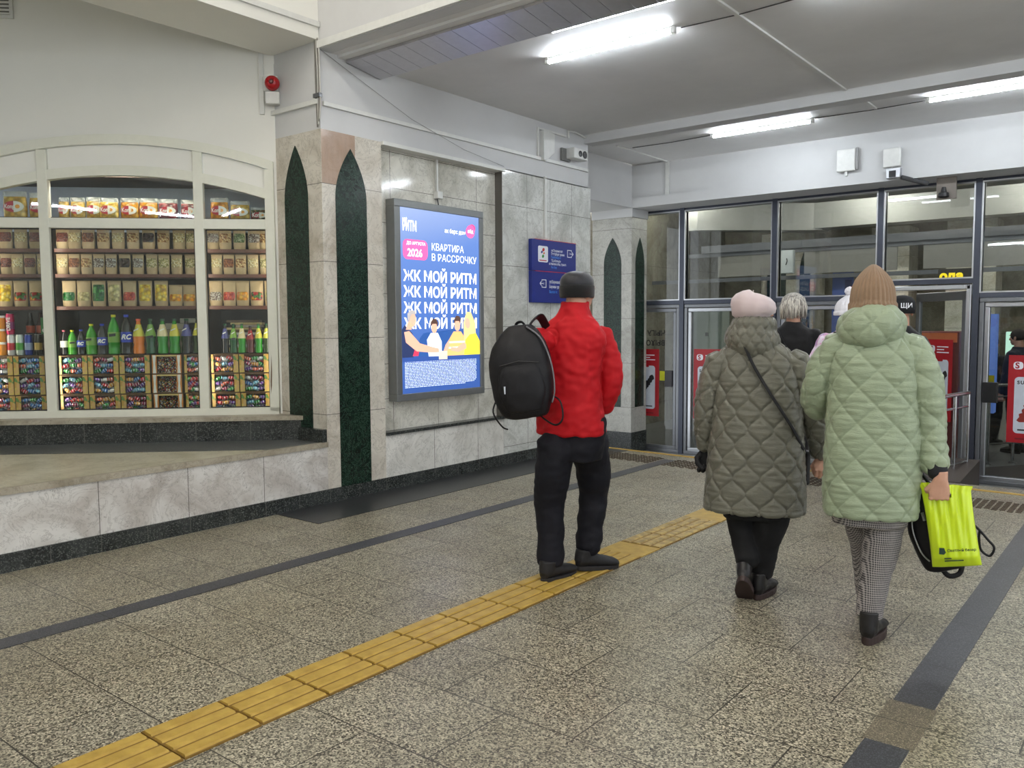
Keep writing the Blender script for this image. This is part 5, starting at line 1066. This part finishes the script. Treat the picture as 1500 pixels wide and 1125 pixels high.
def knit_hat(parent, c, R, H, m, ribs, tip=.25, lean=0, fold=True):
    mb = MB(); n = 24; segs = ribs*6; rings = []
    for j in range(n+1):
        t = j/n; r = R*np.interp(t, [0, .3, .5, .68, .82, .92, .97, 1], [1, 1, .94, .80, .58, .36, .22, .08])
        if fold and t < .20: r += .006
        rings.append([(c[0]+lean*t*t+r*1.0*(1+.030*math.cos(ribs*2*PI*k/segs)*(1 if t < .97 else .3))*math.cos(2*PI*k/segs), c[1]+r*1.14*(1+.030*math.cos(ribs*2*PI*k/segs))*math.sin(2*PI*k/segs), c[2]+H*t+.004*math.sin(6*PI*k/segs)) for k in range(segs)])
    return mb.ring_loft(rings).obj('knitted_hat', m, parent, smooth=True)
knit_hat(g, (-.022, .0, 1.445), .090, .200, cloth_mat('brown knitted wool', (148, 122, 98), .9, 500, .5), 30, .22)
# ---------------------------------------------------------------- woman in the dark grey quilted coat
h = person_root(-1.63, 4.02, 'woman seen from behind in a grey-olive quilted coat and pale pink beret')
hm_ = cloth_mat('grey olive quilted satin', (110, 109, 98), .28, 220, .3, .05, .06, crease=3.2)
rows = [(.455, -.005, .0, .243, .150, -4), (.50, -.004, .0, .247, .155, -4), (.65, -.002, .0, .238, .158, -4), (.80, .0, .0, .228, .152, -4), (.95, .0, .0, .218, .146, -4), (1.08, .0, .0, .210, .140, -4), (1.18, -.004, .0, .202, .130, -4), (1.25, -.012, .0, .175, .112, -4), (1.30, -.016, .005, .120, .09, -4), (1.33, -.02, .01, .075, .075, -4)]
aR = [(.165, .0, 1.21), (.235, .0, 1.08), (.280, .02, .95), (.300, .05, .85), (.318, .09, .745)]; qR = [.078, .078, .068, .060, .052]
aL = [(-.175, .0, 1.21), (-.222, .0, 1.08), (-.246, .01, .95), (-.252, .03, .85), (-.246, .05, .765)]; qL = [.074, .068, .060, .052, .046]
coat('quilted_coat', rows, [(aR, qR), (aL, qL)], hm_, h, quilt_ogee, .120, .160, .012, voxel=.0045, seed=8, wr=.0038, R=.22)
hd = MB()
for k in range(28):
    t = 2*PI*k/28; back = max(0, -math.sin(t)); hd.ball((-.025+.088*math.cos(t), .0+.080*math.sin(t), 1.315+(.02*math.sin(t) if math.sin(t) > 0 else 0)-.012*math.cos(t)), .046+.010*back, .046+.014*back, .055+.040*back, 12, 8)
for k in range(20):
    t = PI+PI*k/19; hd.ball((-.02+.078*math.cos(t), -.01+.085*math.sin(t), 1.385), .034, .034, .045, 12, 8)
def hf2(v):
    a = np.arctan2(v[:, 0]+.02, -(v[:, 1])); return .009*(quilt_ogee(a*.17, v[:, 2], .062, .085)-.5)
cloth('hood', hd, hm_, h, .006, .004, (14, 14, 26), 6, hf2)
blackt = cloth_mat('black trouser cloth', (15, 15, 18), .75, 400, .2, 0)
tr = MB(); body_rings(tr, [(.42, 0, 0, .16, .12, 0), (.62, 0, 0, .17, .13, 0), (.8, 0, 0, .15, .12, 0)], n=3)
LHR = ([(.10, .0, .60), (.080, .0, .42), (.048, .01, .28), (.030, .03, .12)], [.108, .090, .074, .062]); LHL = ([(-.075, .0, .60), (-.072, .03, .44), (-.055, .01, .32), (-.035, -.07, .20)], [.092, .080, .068, .058]); limb(tr, *LHR); limb(tr, *LHL)
cloth('trousers', tr, blackt, h, .007, .006, (9, 9, 12), 14)
shoe(h, (.036, .03, 0), -20, 0, .25, bootm, solem, .02, .042, .030, name='boot'); shoe(h, (-.050, -.12, .085), -4, -42, .25, bootm, solem, .02, .042, .030, name='boot')
bd = MB(); T2 = head_mb(bd, (-.012, .03, 1.415), -38, .97); limb(bd, [(-.015, .0, 1.37), (-.02, .0, 1.27)], [.052, .06]); body_rings(bd, [(.62, 0, 0, .15, .11, 0), (.85, 0, 0, .15, .10, 0), (1.1, 0, 0, .16, .10, 0), (1.22, -.01, 0, .13, .08, 0)], n=3)
limb(bd, aR, [.05, .045, .04, .034, .026]); limb(bd, aL, [.05, .045, .04, .034, .026]); limb(bd, LHR[0], [r*.6 for r in LHR[1]]); limb(bd, LHL[0], [r*.6 for r in LHL[1]])
HH = Matrix.Translation((.318, .10, .725)) @ Matrix.Rotation(math.radians(95), 4, 'Z') @ Matrix.Rotation(math.radians(40), 4, 'Y')
build_body(h, skinm, bd, [(hand_me(.8, 1), HH)])
gl = hand_me(.5, -1); gl.transform(Matrix.Translation((-.246, .055, .752)) @ Matrix.Rotation(math.radians(85), 4, 'Z')); v, n = get_vn(gl); set_v(gl, v+n*.003); finish(gl, 'glove', M['black_cloth'], h)
ber = MB(); rings = []; bc = (-.030, -.005, 1.452)
prof = [(.080, -.036), (.084, -.020), (.096, -.010), (.106, .010), (.110, .034), (.104, .060), (.084, .082), (.052, .096), (.02, .101)]
for r, z in prof:
    rings.append([(bc[0]+.006*(z > 0)+r*(1+(.018*math.cos(9*t+z*20) if r < .119 else 0))*math.cos(t), bc[1]-.004+r*1.02*(1+.018*math.cos(9*t))*math.sin(t), bc[2]+z-.012*(math.cos(t))*(z > 0)+.003*math.sin(5*t)) for t in [2*PI*k/64 for k in range(64)]])
bo = ber.ring_loft(rings).obj('beret', cloth_mat('pale pink wool felt', (214, 196, 198), .9, 500, .2, .4), h, smooth=True)
MB().tube([(bc[0]+.004, bc[1]-.004, bc[2]+.094), (bc[0]+.006, bc[1]-.004, bc[2]+.112)], [.004, .0025], 8).obj('stem', plain('pale wool', (206, 196, 190), .9), bo)
hairm = plain('fair brown hair', (150, 118, 92), .6)
MB().ball((-.022, -.02, 1.405), .072, .075, .05, 18, 12).obj('hair', hairm, h, smooth=True)
# shoulder bag strap, its own thing with a small bag at the front hip
sb = empty('shoulder_bag', (0, 0, 0), 0, 'thin black shoulder bag strap across the back of the grey quilted coat', 'bag'); sb.matrix_world = Matrix.Translation((-1.63, 4.02, 0)) @ Matrix.Rotation(math.atan2(1.63, 4.02), 4, 'Z')
pts = [(-.06, -.12, 1.29), (-.02, -.150, 1.20), (.05, -.165, 1.08), (.12, -.158, .97), (.175, -.125, .88), (.215, -.07, .80), (.235, .0, .76), (.22, .08, .72)]
q = catmull(pts, 5); MB().tube([tuple(p) for p in q], .0115, 8, ry=.004).obj('strap', M['black_cloth'], sb, smooth=True)
MB().box(.10, .27, .165, .225, .56, .74).obj('bag_body', M['black_plastic'], sb, bevel=.015)
# ---------------------------------------------------------------- man in the red jacket
m_ = person_root(-2.56, 3.76, 'man seen from behind in a red jacket, dark trousers and black cap')
rm = cloth_mat('red jacket cloth', (186, 6, 22), .7, 300, .2, .0, .06); yw = -30
rows = [(.80, -.015, .0, .196, .142, yw), (.84, -.015, .0, .200, .146, yw), (.95, -.030, .0, .194, .142, yw), (1.08, -.040, .0, .190, .140, yw), (1.20, -.035, .0, .196, .138, yw), (1.29, -.02, .0, .200, .130, yw), (1.36, -.005, .0, .180, .114, yw), (1.415, .0, .005, .130, .096, yw), (1.445, .0, .01, .092, .082, yw), (1.48, .002, .015, .078, .074, yw), (1.522, .004, .02, .074, .072, yw)]
mR = [(.135, .06, 1.340), (.182, .05, 1.24), (.203, .03, 1.13), (.203, .03, 1.06), (.182, .05, .99), (.158, .08, .935)]; sR = [.073, .070, .064, .062, .056, .050]
mL = [(-.155, -.09, 1.330), (-.215, -.09, 1.24), (-.235, -.06, 1.14), (-.20, .02, 1.05), (-.13, .10, 1.02)]; sL = [.072, .068, .062, .056, .050]
coat('jacket', rows, [(mR, sR), (mL, sL)], rm, m_, None, 1, 1, 0, voxel=.006, wr=.011, seed=21, wscale=(14, 14, 7))
mt = cloth_mat('navy black trouser cloth', (13, 13, 24), .75, 350, .2, 0)
tr = MB(); body_rings(tr, [(.66, .0, 0, .155, .125, yw), (.76, .0, 0, .178, .135, yw), (.90, .0, 0, .18, .135, yw)], n=3)
LMR = ([(-.095, -.06, .76), (-.118, -.05, .58), (-.135, -.02, .40), (-.130, -.03, .22), (-.130, -.04, .085)], [.108, .100, .084, .076, .074]); LML = ([(.085, .05, .76), (.105, .12, .58), (.110, .16, .42), (.090, .14, .24), (.078, .11, .125)], [.108, .100, .084, .076, .072]); limb(tr, *LMR); limb(tr, *LML)
cloth('trousers', tr, mt, m_, .007, .0095, (8, 8, 13), 24)
shm = plain('dark grey sports shoe', (27, 26, 29), .6); shs = plain('dark rubber sole', (34, 32, 34), .7)
shoe(m_, (-.120, -.07, 0), -42, 0, .265, shm, shs, .0, .046, .026); shoe(m_, (.080, .10, .012), -60, -5, .28, shm, shs, .0, .047, .026)
bd = MB(); head_mb(bd, (.026, .035, 1.575), -42, .97); limb(bd, [(.015, .01, 1.54), (.0, .0, 1.42)], [.056, .066]); body_rings(bd, [(.75, -.02, 0, .14, .10, yw), (1.0, -.03, 0, .13, .09, yw), (1.25, -.025, 0, .14, .09, yw), (1.35, -.01, 0, .12, .07, yw)], n=3)
limb(bd, mR, [.042, .042, .040, .036, .032, .028]); limb(bd, mL, [.042, .042, .040, .036, .03]); limb(bd, LMR[0], [r*.6 for r in LMR[1]]); limb(bd, LML[0], [r*.6 for r in LML[1]])
build_body(m_, skinm, bd, [(hand_me(.6, -1), Matrix.Translation((.150, .09, .915)) @ Matrix.Rotation(.5, 4, 'Z')), (hand_me(.7, 1), Matrix.Translation((-.12, .13, 1.01)) @ Matrix.Rotation(1.2, 4, 'X'))])
cp = MB(); capm = cloth_mat('black cap satin', (34, 34, 40), .42, 200, .15)
rings = []
cc = (.016, .02, 1.595)
for j, (r, z) in enumerate([(.088, -.005), (.091, .025), (.089, .045), (.080, .064), (.062, .080), (.036, .090), (.008, .094)]):
    rings.append([(cc[0]+r*.94*(1-.010*(abs(math.cos(3*t)) < .12))*math.cos(t), cc[1]+r*1.12*math.sin(t), cc[2]+z) for t in [2*PI*k/48 for k in range(48)]])
cp.ring_loft(rings); 
for i, v in enumerate(cp.v): w = Matrix.Rotation(math.radians(-42), 3, 'Z') @ (Vector(v)-Vector(cc)); cp.v[i] = tuple(w+Vector(cc))
co = cp.obj('cap', capm, m_, smooth=True)
bn = MB(); rings = [[(cc[0]+r*.95*math.cos(t), cc[1]+r*1.13*math.sin(t), cc[2]+z) for t in [2*PI*k/48 for k in range(48)]] for r, z in ((.088, -.052), (.092, -.045), (.094, -.005), (.093, .010), (.089, .016))]
bn.ring_loft(rings)
for i, v in enumerate(bn.v): w = Matrix.Rotation(math.radians(-42), 3, 'Z') @ (Vector(v)-Vector(cc)); bn.v[i] = tuple(w+Vector(cc))
bn.obj('cap_band', cloth_mat('black knitted band', (18, 18, 20), .9, 500, .4), co, smooth=True)
# backpack hanging from his left shoulder
bp = empty('backpack', (0, 0, 0), 0, 'black backpack hanging from the left shoulder of the man in red', 'backpack'); MP = Matrix.Translation((-2.56, 3.76, 0)) @ Matrix.Rotation(math.atan2(2.56, 3.76), 4, 'Z'); bp.matrix_world = MP @ Matrix.Translation((-.275, -.235, 1.16)) @ Matrix.Rotation(math.radians(-6), 4, 'Y') @ Matrix.Diagonal((1, 1, 1.10, 1))
pkb = MB(); q = catmull([(-.225, .00, .0, .075, .055, 0), (-.21, .0, .0, .118, .082, 0), (-.12, .0, .0, .158, .100, 0), (.0, .0, .0, .165, .100, 0), (.10, .005, .0, .148, .086, 0), (.17, .015, .0, .110, .064, 0), (.215, .02, .0, .060, .038, 0)], 4)
body_rings(pkb, [tuple(r) for r in q], n=1, ex=2.5)
pm = cloth_mat('black backpack nylon', (15, 13, 18), .5, 400, .3, 0)
cloth('pack_body', pkb, pm, bp, .006, .006, (9, 9, 9), 31)
pc = catmull([(.055, -.055, .205), (.125, -.06, .14), (.163, -.065, .02), (.165, -.065, -.10), (.145, -.06, -.16)], 5); MB().tube([tuple(p) for p in pc], .007, 8, ry=.004).obj('grey_piping', plain('grey reflective piping', (120, 120, 124), .4), bp, smooth=True)
pf = MB(); body_rings(pf, [(-.19, .0, -.068, .09, .035, 0), (-.10, 0, -.078, .118, .04, 0), (.0, 0, -.074, .11, .038, 0), (.045, 0, -.062, .085, .03, 0)], n=4); cloth('front_pocket', pf, pm, bp, .006, .003, (12, 12, 12), 33)
MB().tube([(-.10, -.105, .035), (0, -.118, .05), (.10, -.10, .035)], .003, 6).obj('zip', M['black_plastic'], bp)
MB().tube([(-.085, -.115, -.06), (-.087, -.118, -.095)], [.006, .004], 8).obj('zip_pull', M['alu'], bp)
st = catmull([(.055, -.005, .185), (.085, .005, .225), (.125, .06, .245), (.15, .16, .19)], 6); MB().tube([tuple(p) for p in st], .022, 10, ry=.006).obj('shoulder_strap', pm, bp, smooth=True)
st = catmull([(.05, .03, .20), (.03, .02, .228), (-.0, .03, .222), (-.005, .03, .19)], 5); MB().tube([tuple(p) for p in st], .009, 8, ry=.005).obj('carry_loop', pm, bp, smooth=True)
st = catmull([(.135, .04, -.13), (.185, -.02, -.16), (.19, -.03, -.24), (.15, -.03, -.27), (.09, -.01, -.235), (.06, .02, -.20)], 6); MB().tube([tuple(p) for p in st], .006, 8, ry=.003).obj('hanging_strap', pm, bp, smooth=True)
st = catmull([(-.14, -.02, -.12), (-.165, -.04, -.18), (-.13, -.03, -.25), (-.10, -.02, -.27)], 5); MB().tube([tuple(p) for p in st], .007, 8, ry=.003).obj('hanging_strap', pm, bp, smooth=True)
# ---------------------------------------------------------------- things carried by the woman in green
GP = Matrix.Translation((-1.00, 3.78, 0)) @ Matrix.Rotation(math.atan2(1.00, 3.78), 4, 'Z')
bg_ = empty('carrier_bag', (0, 0, 0), 0, 'bright yellow-green plastic carrier bag held by the woman in the green coat', 'bag'); bg_.matrix_world = GP @ Matrix.Translation((.300, -.035, .553)) @ Matrix.Rotation(math.radians(-9), 4, 'Y')
lime = Nt('yellow green plastic film'); lime.col((0.62, .80, .02)); lime.rough(.28); lime.b.inputs['Subsurface Weight'].default_value = .15; lime.b.inputs['Subsurface Radius'].default_value = (.02, .02, .005)
nx, nz = 44, 60; mb = MB(); W = .185; Hh = .345; rr = random.Random(9)
def bagp(i, j, s):
    a = i/nx*2-1; t = j/nz; w = W/2*(1.0-.04*math.sin(PI*t)+.10*(t > .93)*(t-.93)/.07)
    z = -Hh/2+Hh*t+(.018*max(0, t-.8)/.2*(-a)); e = max(0, 1-abs(a)**3)**.5
    thick = (.050*(1-t)**.6*(min(1, t*6+.25)))*e+.003
    fold = .006*math.sin(a*13+t*3)*(t*.9+.1)*e+.004*math.sin(a*27-t*6)*t*e
    cut = 0
    return (a*w, s*thick+fold*(1 if s < 0 else .6), z)
hole = lambda i, j: (.24 < i/nx < .60 and .845 < j/nz < .905)
for s in (-1, 1):
    base = len(mb.v); mb.v += [bagp(i, j, s) for j in range(nz+1) for i in range(nx+1)]
    for j in range(nz):
        for i in range(nx):
            if hole(i+.5, j+.5): continue
            A = base+j*(nx+1)+i; mb.f.append((A, A+1, A+nx+2, A+nx+1))
st0 = 0; b2 = (nx+1)*(nz+1)
for i in range(nx): mb.f.append((i, i+1, b2+i+1, b2+i))
for j in range(nz):
    for i in (0, nx): mb.f.append((j*(nx+1)+i, (j+1)*(nx+1)+i, b2+(j+1)*(nx+1)+i, b2+j*(nx+1)+i))
mb.obj('bag_film', lime.m, bg_, smooth=True)
dk = plain('dark bag print', (30, 60, 50), .4)
text('lettering', 'Светлый базар', dk, T_wallY(-.03, -.060, -.098) , .0145, bg_, bold=.0004); MB().prism([(-.062, -.105), (-.044, -.108), (-.036, -.100), (-.040, -.082), (-.058, -.080)], 'y', -.063, -.055).obj('printed_logo', dk, bg_)
for k, (a, b) in enumerate(((-.045, -.018), (-.045, .025))): bx(a, b, -.0605, -.052, -.128-.010*k, -.125-.010*k).obj('print_line', dk, bg_)
bb = empty('small_backpack', (0, 0, 0), 0, 'black bag with straps carried behind the yellow-green carrier bag', 'bag'); bb.matrix_world = GP @ Matrix.Translation((.245, .075, .515)) @ Matrix.Rotation(math.radians(-16), 4, 'Y')
k_ = MB(); body_rings(k_, [(-.185, .0, 0, .060, .045, 0), (-.165, .0, 0, .085, .06, 0), (-.05, 0, 0, .105, .07, 0), (.08, 0, 0, .10, .065, 0), (.16, 0, 0, .070, .05, 0), (.19, 0, 0, .04, .03, 0)], n=4); cloth('bag_body', k_, pm, bb, .006, .004, (11, 11, 11), 41)
zc3 = catmull([(-.055, -.055, .13), (-.085, -.055, .02), (-.078, -.060, -.08), (-.055, -.055, -.13)], 5); MB().tube([tuple(p) for p in zc3], .0035, 6).obj('zip', M['alu'], bb, smooth=True)
for pp in ([(.09, .0, .04), (.15, .0, -.02), (.185, .0, -.09), (.20, .0, -.13), (.175, .0, -.16), (.15, 0, -.13), (.155, 0, -.08), (.165, 0, -.05)], [(-.02, .0, -.17), (.0, -.01, -.215), (.045, .0, -.215), (.07, .0, -.165)]):
    MB().tube([tuple(p) for p in catmull(pp, 6)], .011, 8, ry=.005).obj('strap', pm, bb, smooth=True)
MB().tube([(-.03, -.075, .085), (-.03, -.078, .05)], [.007, .007], 8).obj('buckle', M['alu'], bb)
st = catmull([(-.02, 0, .18), (-.01, -.02, .235), (.01, -.01, .235), (.03, 0, .18)], 5); MB().tube([tuple(p) for p in st], .008, 8).obj('handle', pm, bb, smooth=True)
# ---------------------------------------------------------------- people further away
BLX, PKX, BKX = -2.53, -1.95, -1.70
def walker(x, y, z, H, label, coatrgb, trrgb, cw=.20, coat_z=.75, hairf=None, yaw=0, rel=0, armsf=None, matc=None):
    p = empty('person', (x, y, z), math.atan2(-x, y)+math.radians(rel), label, 'person'); s = H/1.70
    cm = matc or cloth_mat('coat cloth %s' % (coatrgb,), coatrgb, .8, 300, .2)
    rws = [(coat_z, 0, 0, cw*.95, .13, 0), (coat_z+.05, 0, 0, cw, .135, 0), (1.05, 0, 0, cw*.98, .13, 0), (1.25, 0, 0, cw*1.03, .125, 0), (1.36, 0, 0, cw*.95, .105, 0), (1.42, 0, 0, .10, .085, 0), (1.46, 0, .01, .065, .065, 0)]
    aa = armsf or [([(.15, 0, 1.35), (.215, 0, 1.22), (.235, .01, 1.08), (.235, .04, .95), (.22, .08, .84)], [.074, .068, .06, .054, .048]), ([(-.15, 0, 1.35), (-.215, 0, 1.22), (-.235, .01, 1.08), (-.235, .04, .95), (-.22, .08, .84)], [.074, .068, .06, .054, .048])]
    mb = MB(); body_rings(mb, [tuple([r[0]*s, r[1], r[2], r[3], r[4], r[5]]) for r in rws], n=4)
    for a, r in aa: limb(mb, [(q_[0], q_[1], q_[2]*s) for q_ in a], r)
    cloth('coat', mb, cm, p, .009, .006, (9, 9, 12), 50+int(x*10))
    tr = MB(); limb(tr, [(.08, 0, .85*s), (.08, .05, .48), (.07, .0, .08)], [.10, .08, .06]); limb(tr, [(-.08, 0, .85*s), (-.08, .0, .48), (-.075, -.03, .08)], [.10, .08, .06]); body_rings(tr, [(.72*s, 0, 0, .15, .12, 0), (.95*s, 0, 0, .15, .12, 0)], n=2)
    cloth('trousers', tr, cloth_mat('trousers %s' % (trrgb,), trrgb, .8), p, .009, .005, (9, 9, 12), 60)
    shoe(p, (.07, .0, 0), 0, 0, .26, bootm, shs); shoe(p, (-.075, -.03, 0), 0, 0, .26, bootm, shs)
    b = MB(); hc = (0, .02, (1.70-.115)*s); head_mb(b, hc, yaw, 1.0); limb(b, [(0, 0, 1.53*s), (0, 0, 1.38*s)], [.055, .062]); body_rings(b, [(.8*s, 0, 0, .13, .1, 0), (1.1*s, 0, 0, .13, .1, 0), (1.33*s, 0, 0, .14, .08, 0)], n=2)
    for a, r in aa: limb(b, [(q_[0], q_[1], q_[2]*s) for q_ in a], [k*.62 for k in r])
    limb(b, [(.08, 0, .85*s), (.08, .04, .45), (.07, 0, .08)], [.07, .05, .036]); limb(b, [(-.08, 0, .85*s), (-.08, 0, .45), (-.075, -.03, .08)], [.07, .05, .036])
    hands = [(hand_me(.6, -1 if a[0][0] > 0 else 1), Matrix.Translation((a[-1][0], a[-1][1]+.01, a[-1][2]*s-.02))) for a, r in aa]
    build_body(p, skinm, b, hands)
    return p, hc
p, hc = walker(BLX, 7.0, 0, 1.645, 'woman with white-blond hair in a black coat, between the two quilted coats', (10, 9, 12), (14, 14, 18), .185)
hb = MB(); rs = []; R_ = random.Random(5)
hb.ball((hc[0], hc[1]-.012, hc[2]+.035), .098, .112, .088, 26, 16); me = fuse(hb, .006, 2); blond = Nt('white blond hair with dark roots'); bx_, by_, bz_ = blond.xyz()
strand = blond.noise(1, 5, .7, vec=blond.mapped((95, 95, 5))); blond.col(blond.mix(blond.ramp(strand, [(.38, 0.0), (.60, 1.0)]), srgb(92, 84, 80), srgb(226, 220, 208))); blond.rough(.5)
finish(me, 'hair', blond.m, p)
hr = MB(); 
for k in range(90):
    t = PI*.02+1.96*PI*k/90+PI/2+.12; t = -PI/2+(k/89-.5)*1.70*PI; r1 = .088+R_.uniform(-.004, .010); x0, y0 = r1*math.cos(t), r1*1.12*math.sin(t); L = R_.uniform(.165, .205)
    hr.tube([(hc[0]+x0*.35, hc[1]-.012+y0*.35, hc[2]+.112), (hc[0]+x0*.85, hc[1]-.012+y0*.85, hc[2]+.075), (hc[0]+x0*1.08, hc[1]-.012+y0*1.08, hc[2]+.0), (hc[0]+x0*(1.0+R_.uniform(-.05, .18)), hc[1]-.012+y0*(1.0+R_.uniform(0, .12)), hc[2]+.10-L)], [.008, .009, .009, .003], 5)
hr.obj('hair_strands', blond.m, p, smooth=True)
o = MB().tube([tuple(q) for q in catmull([(-.13, -.11, 1.36), (.0, -.135, 1.12), (.13, -.13, .98)], 5)], .018, 8, ry=.004).obj('bag_strap', M['black_cloth'], p, smooth=True)
pinkm = Nt('pale pink patterned jacket'); cpn = pinkm.noise(16, 3); pinkm.col(pinkm.ramp(cpn, [(.38, srgb(232, 220, 236)), (.48, srgb(226, 208, 226)), (.55, srgb(214, 150, 186)), (.62, srgb(160, 140, 196)), (.70, srgb(236, 226, 238))])); pinkm.rough(.5)
aw = [([(-.15, 0, 1.35), (-.205, .0, 1.24), (-.25, .0, 1.12), (-.26, .06, 1.02), (-.20, .15, 1.02)], [.074, .068, .062, .056, .05]), ([(.15, 0, 1.35), (.21, 0, 1.22), (.23, .01, 1.08), (.23, .04, .95), (.22, .08, .84)], [.074, .068, .06, .054, .048])]
p, hc = walker(PKX, 6.6, 0, 1.60, 'person in a pink and white patterned jacket and white bobble hat behind the green coat', (230, 210, 225), (50, 50, 60), .20, armsf=aw, matc=pinkm.m)
wool = cloth_mat('white bobble knit', (232, 230, 236), .9, 90, .9); ht = knit_hat(p, (hc[0], hc[1]-.01, hc[2]-.035), .108, .155, wool, 14, .05)
pom = MB().ball((hc[0], hc[1]-.01, hc[2]+.145), .040, .040, .036, 24, 16); me = fuse(pom, .004, 0); v, n = get_vn(me); set_v(me, v+n*(.007*fbm(v, (110, 110, 110)))[:, None]); finish(me, 'pompom', wool, ht)
MB().tube([tuple(q) for q in catmull([(-.10, -.09, 1.33), (-.13, -.125, 1.24), (-.12, -.13, 1.05)], 5)], .014, 8, ry=.004).obj('bag_strap', M['black_cloth'], p, smooth=True)
p, hc = walker(BKX, 7.1, 0, 1.60, 'person in a black coat and black cap mostly hidden behind the green coat', (18, 17, 20), (24, 24, 26), .17, armsf=[([(.12, 0, 1.33), (.17, 0, 1.22), (.185, .01, 1.08), (.185, .04, .95), (.17, .08, .84)], [.07, .062, .056, .052, .048]), ([(-.12, 0, 1.33), (-.17, 0, 1.22), (-.185, .01, 1.08), (-.185, .04, .95), (-.17, .08, .84)], [.07, .062, .056, .052, .048])])
MB().lathe([(.096, -.045), (.10, 0), (.097, .05), (.07, .085), (.03, .10), (.005, .102)], hc[0], hc[1]-.01, hc[2]+.02, 28, 1, 1.12).obj('cap', M['black_cloth'], p, smooth=True)
text('cap_lettering', 'ЩИ', swt, T_wallY(hc[0]-.01, hc[1]-.135, hc[2]+.02), .05, p, bold=.001)
p, hc = walker(-1.62, 12.9, LZ, 1.66, 'person in a dark jacket beyond the glass door at the right edge', (38, 42, 56), (30, 30, 36), .23, rel=60)
MB().ball((hc[0], hc[1]-.01, hc[2]+.03), .085, .10, .085, 20, 12).obj('hair', plain('dark short hair', (50, 42, 38), .7), p, smooth=True)
p, hc = walker(-2.05, 13.6, LZ, 1.55, 'person in a black coat further back beyond the right glass door', (26, 26, 30), (24, 24, 26), .20, rel=-40)
MB().ball((hc[0], hc[1]-.01, hc[2]+.03), .085, .10, .085, 20, 12).obj('hair', plain('brown short hair', (70, 56, 46), .7), p, smooth=True)
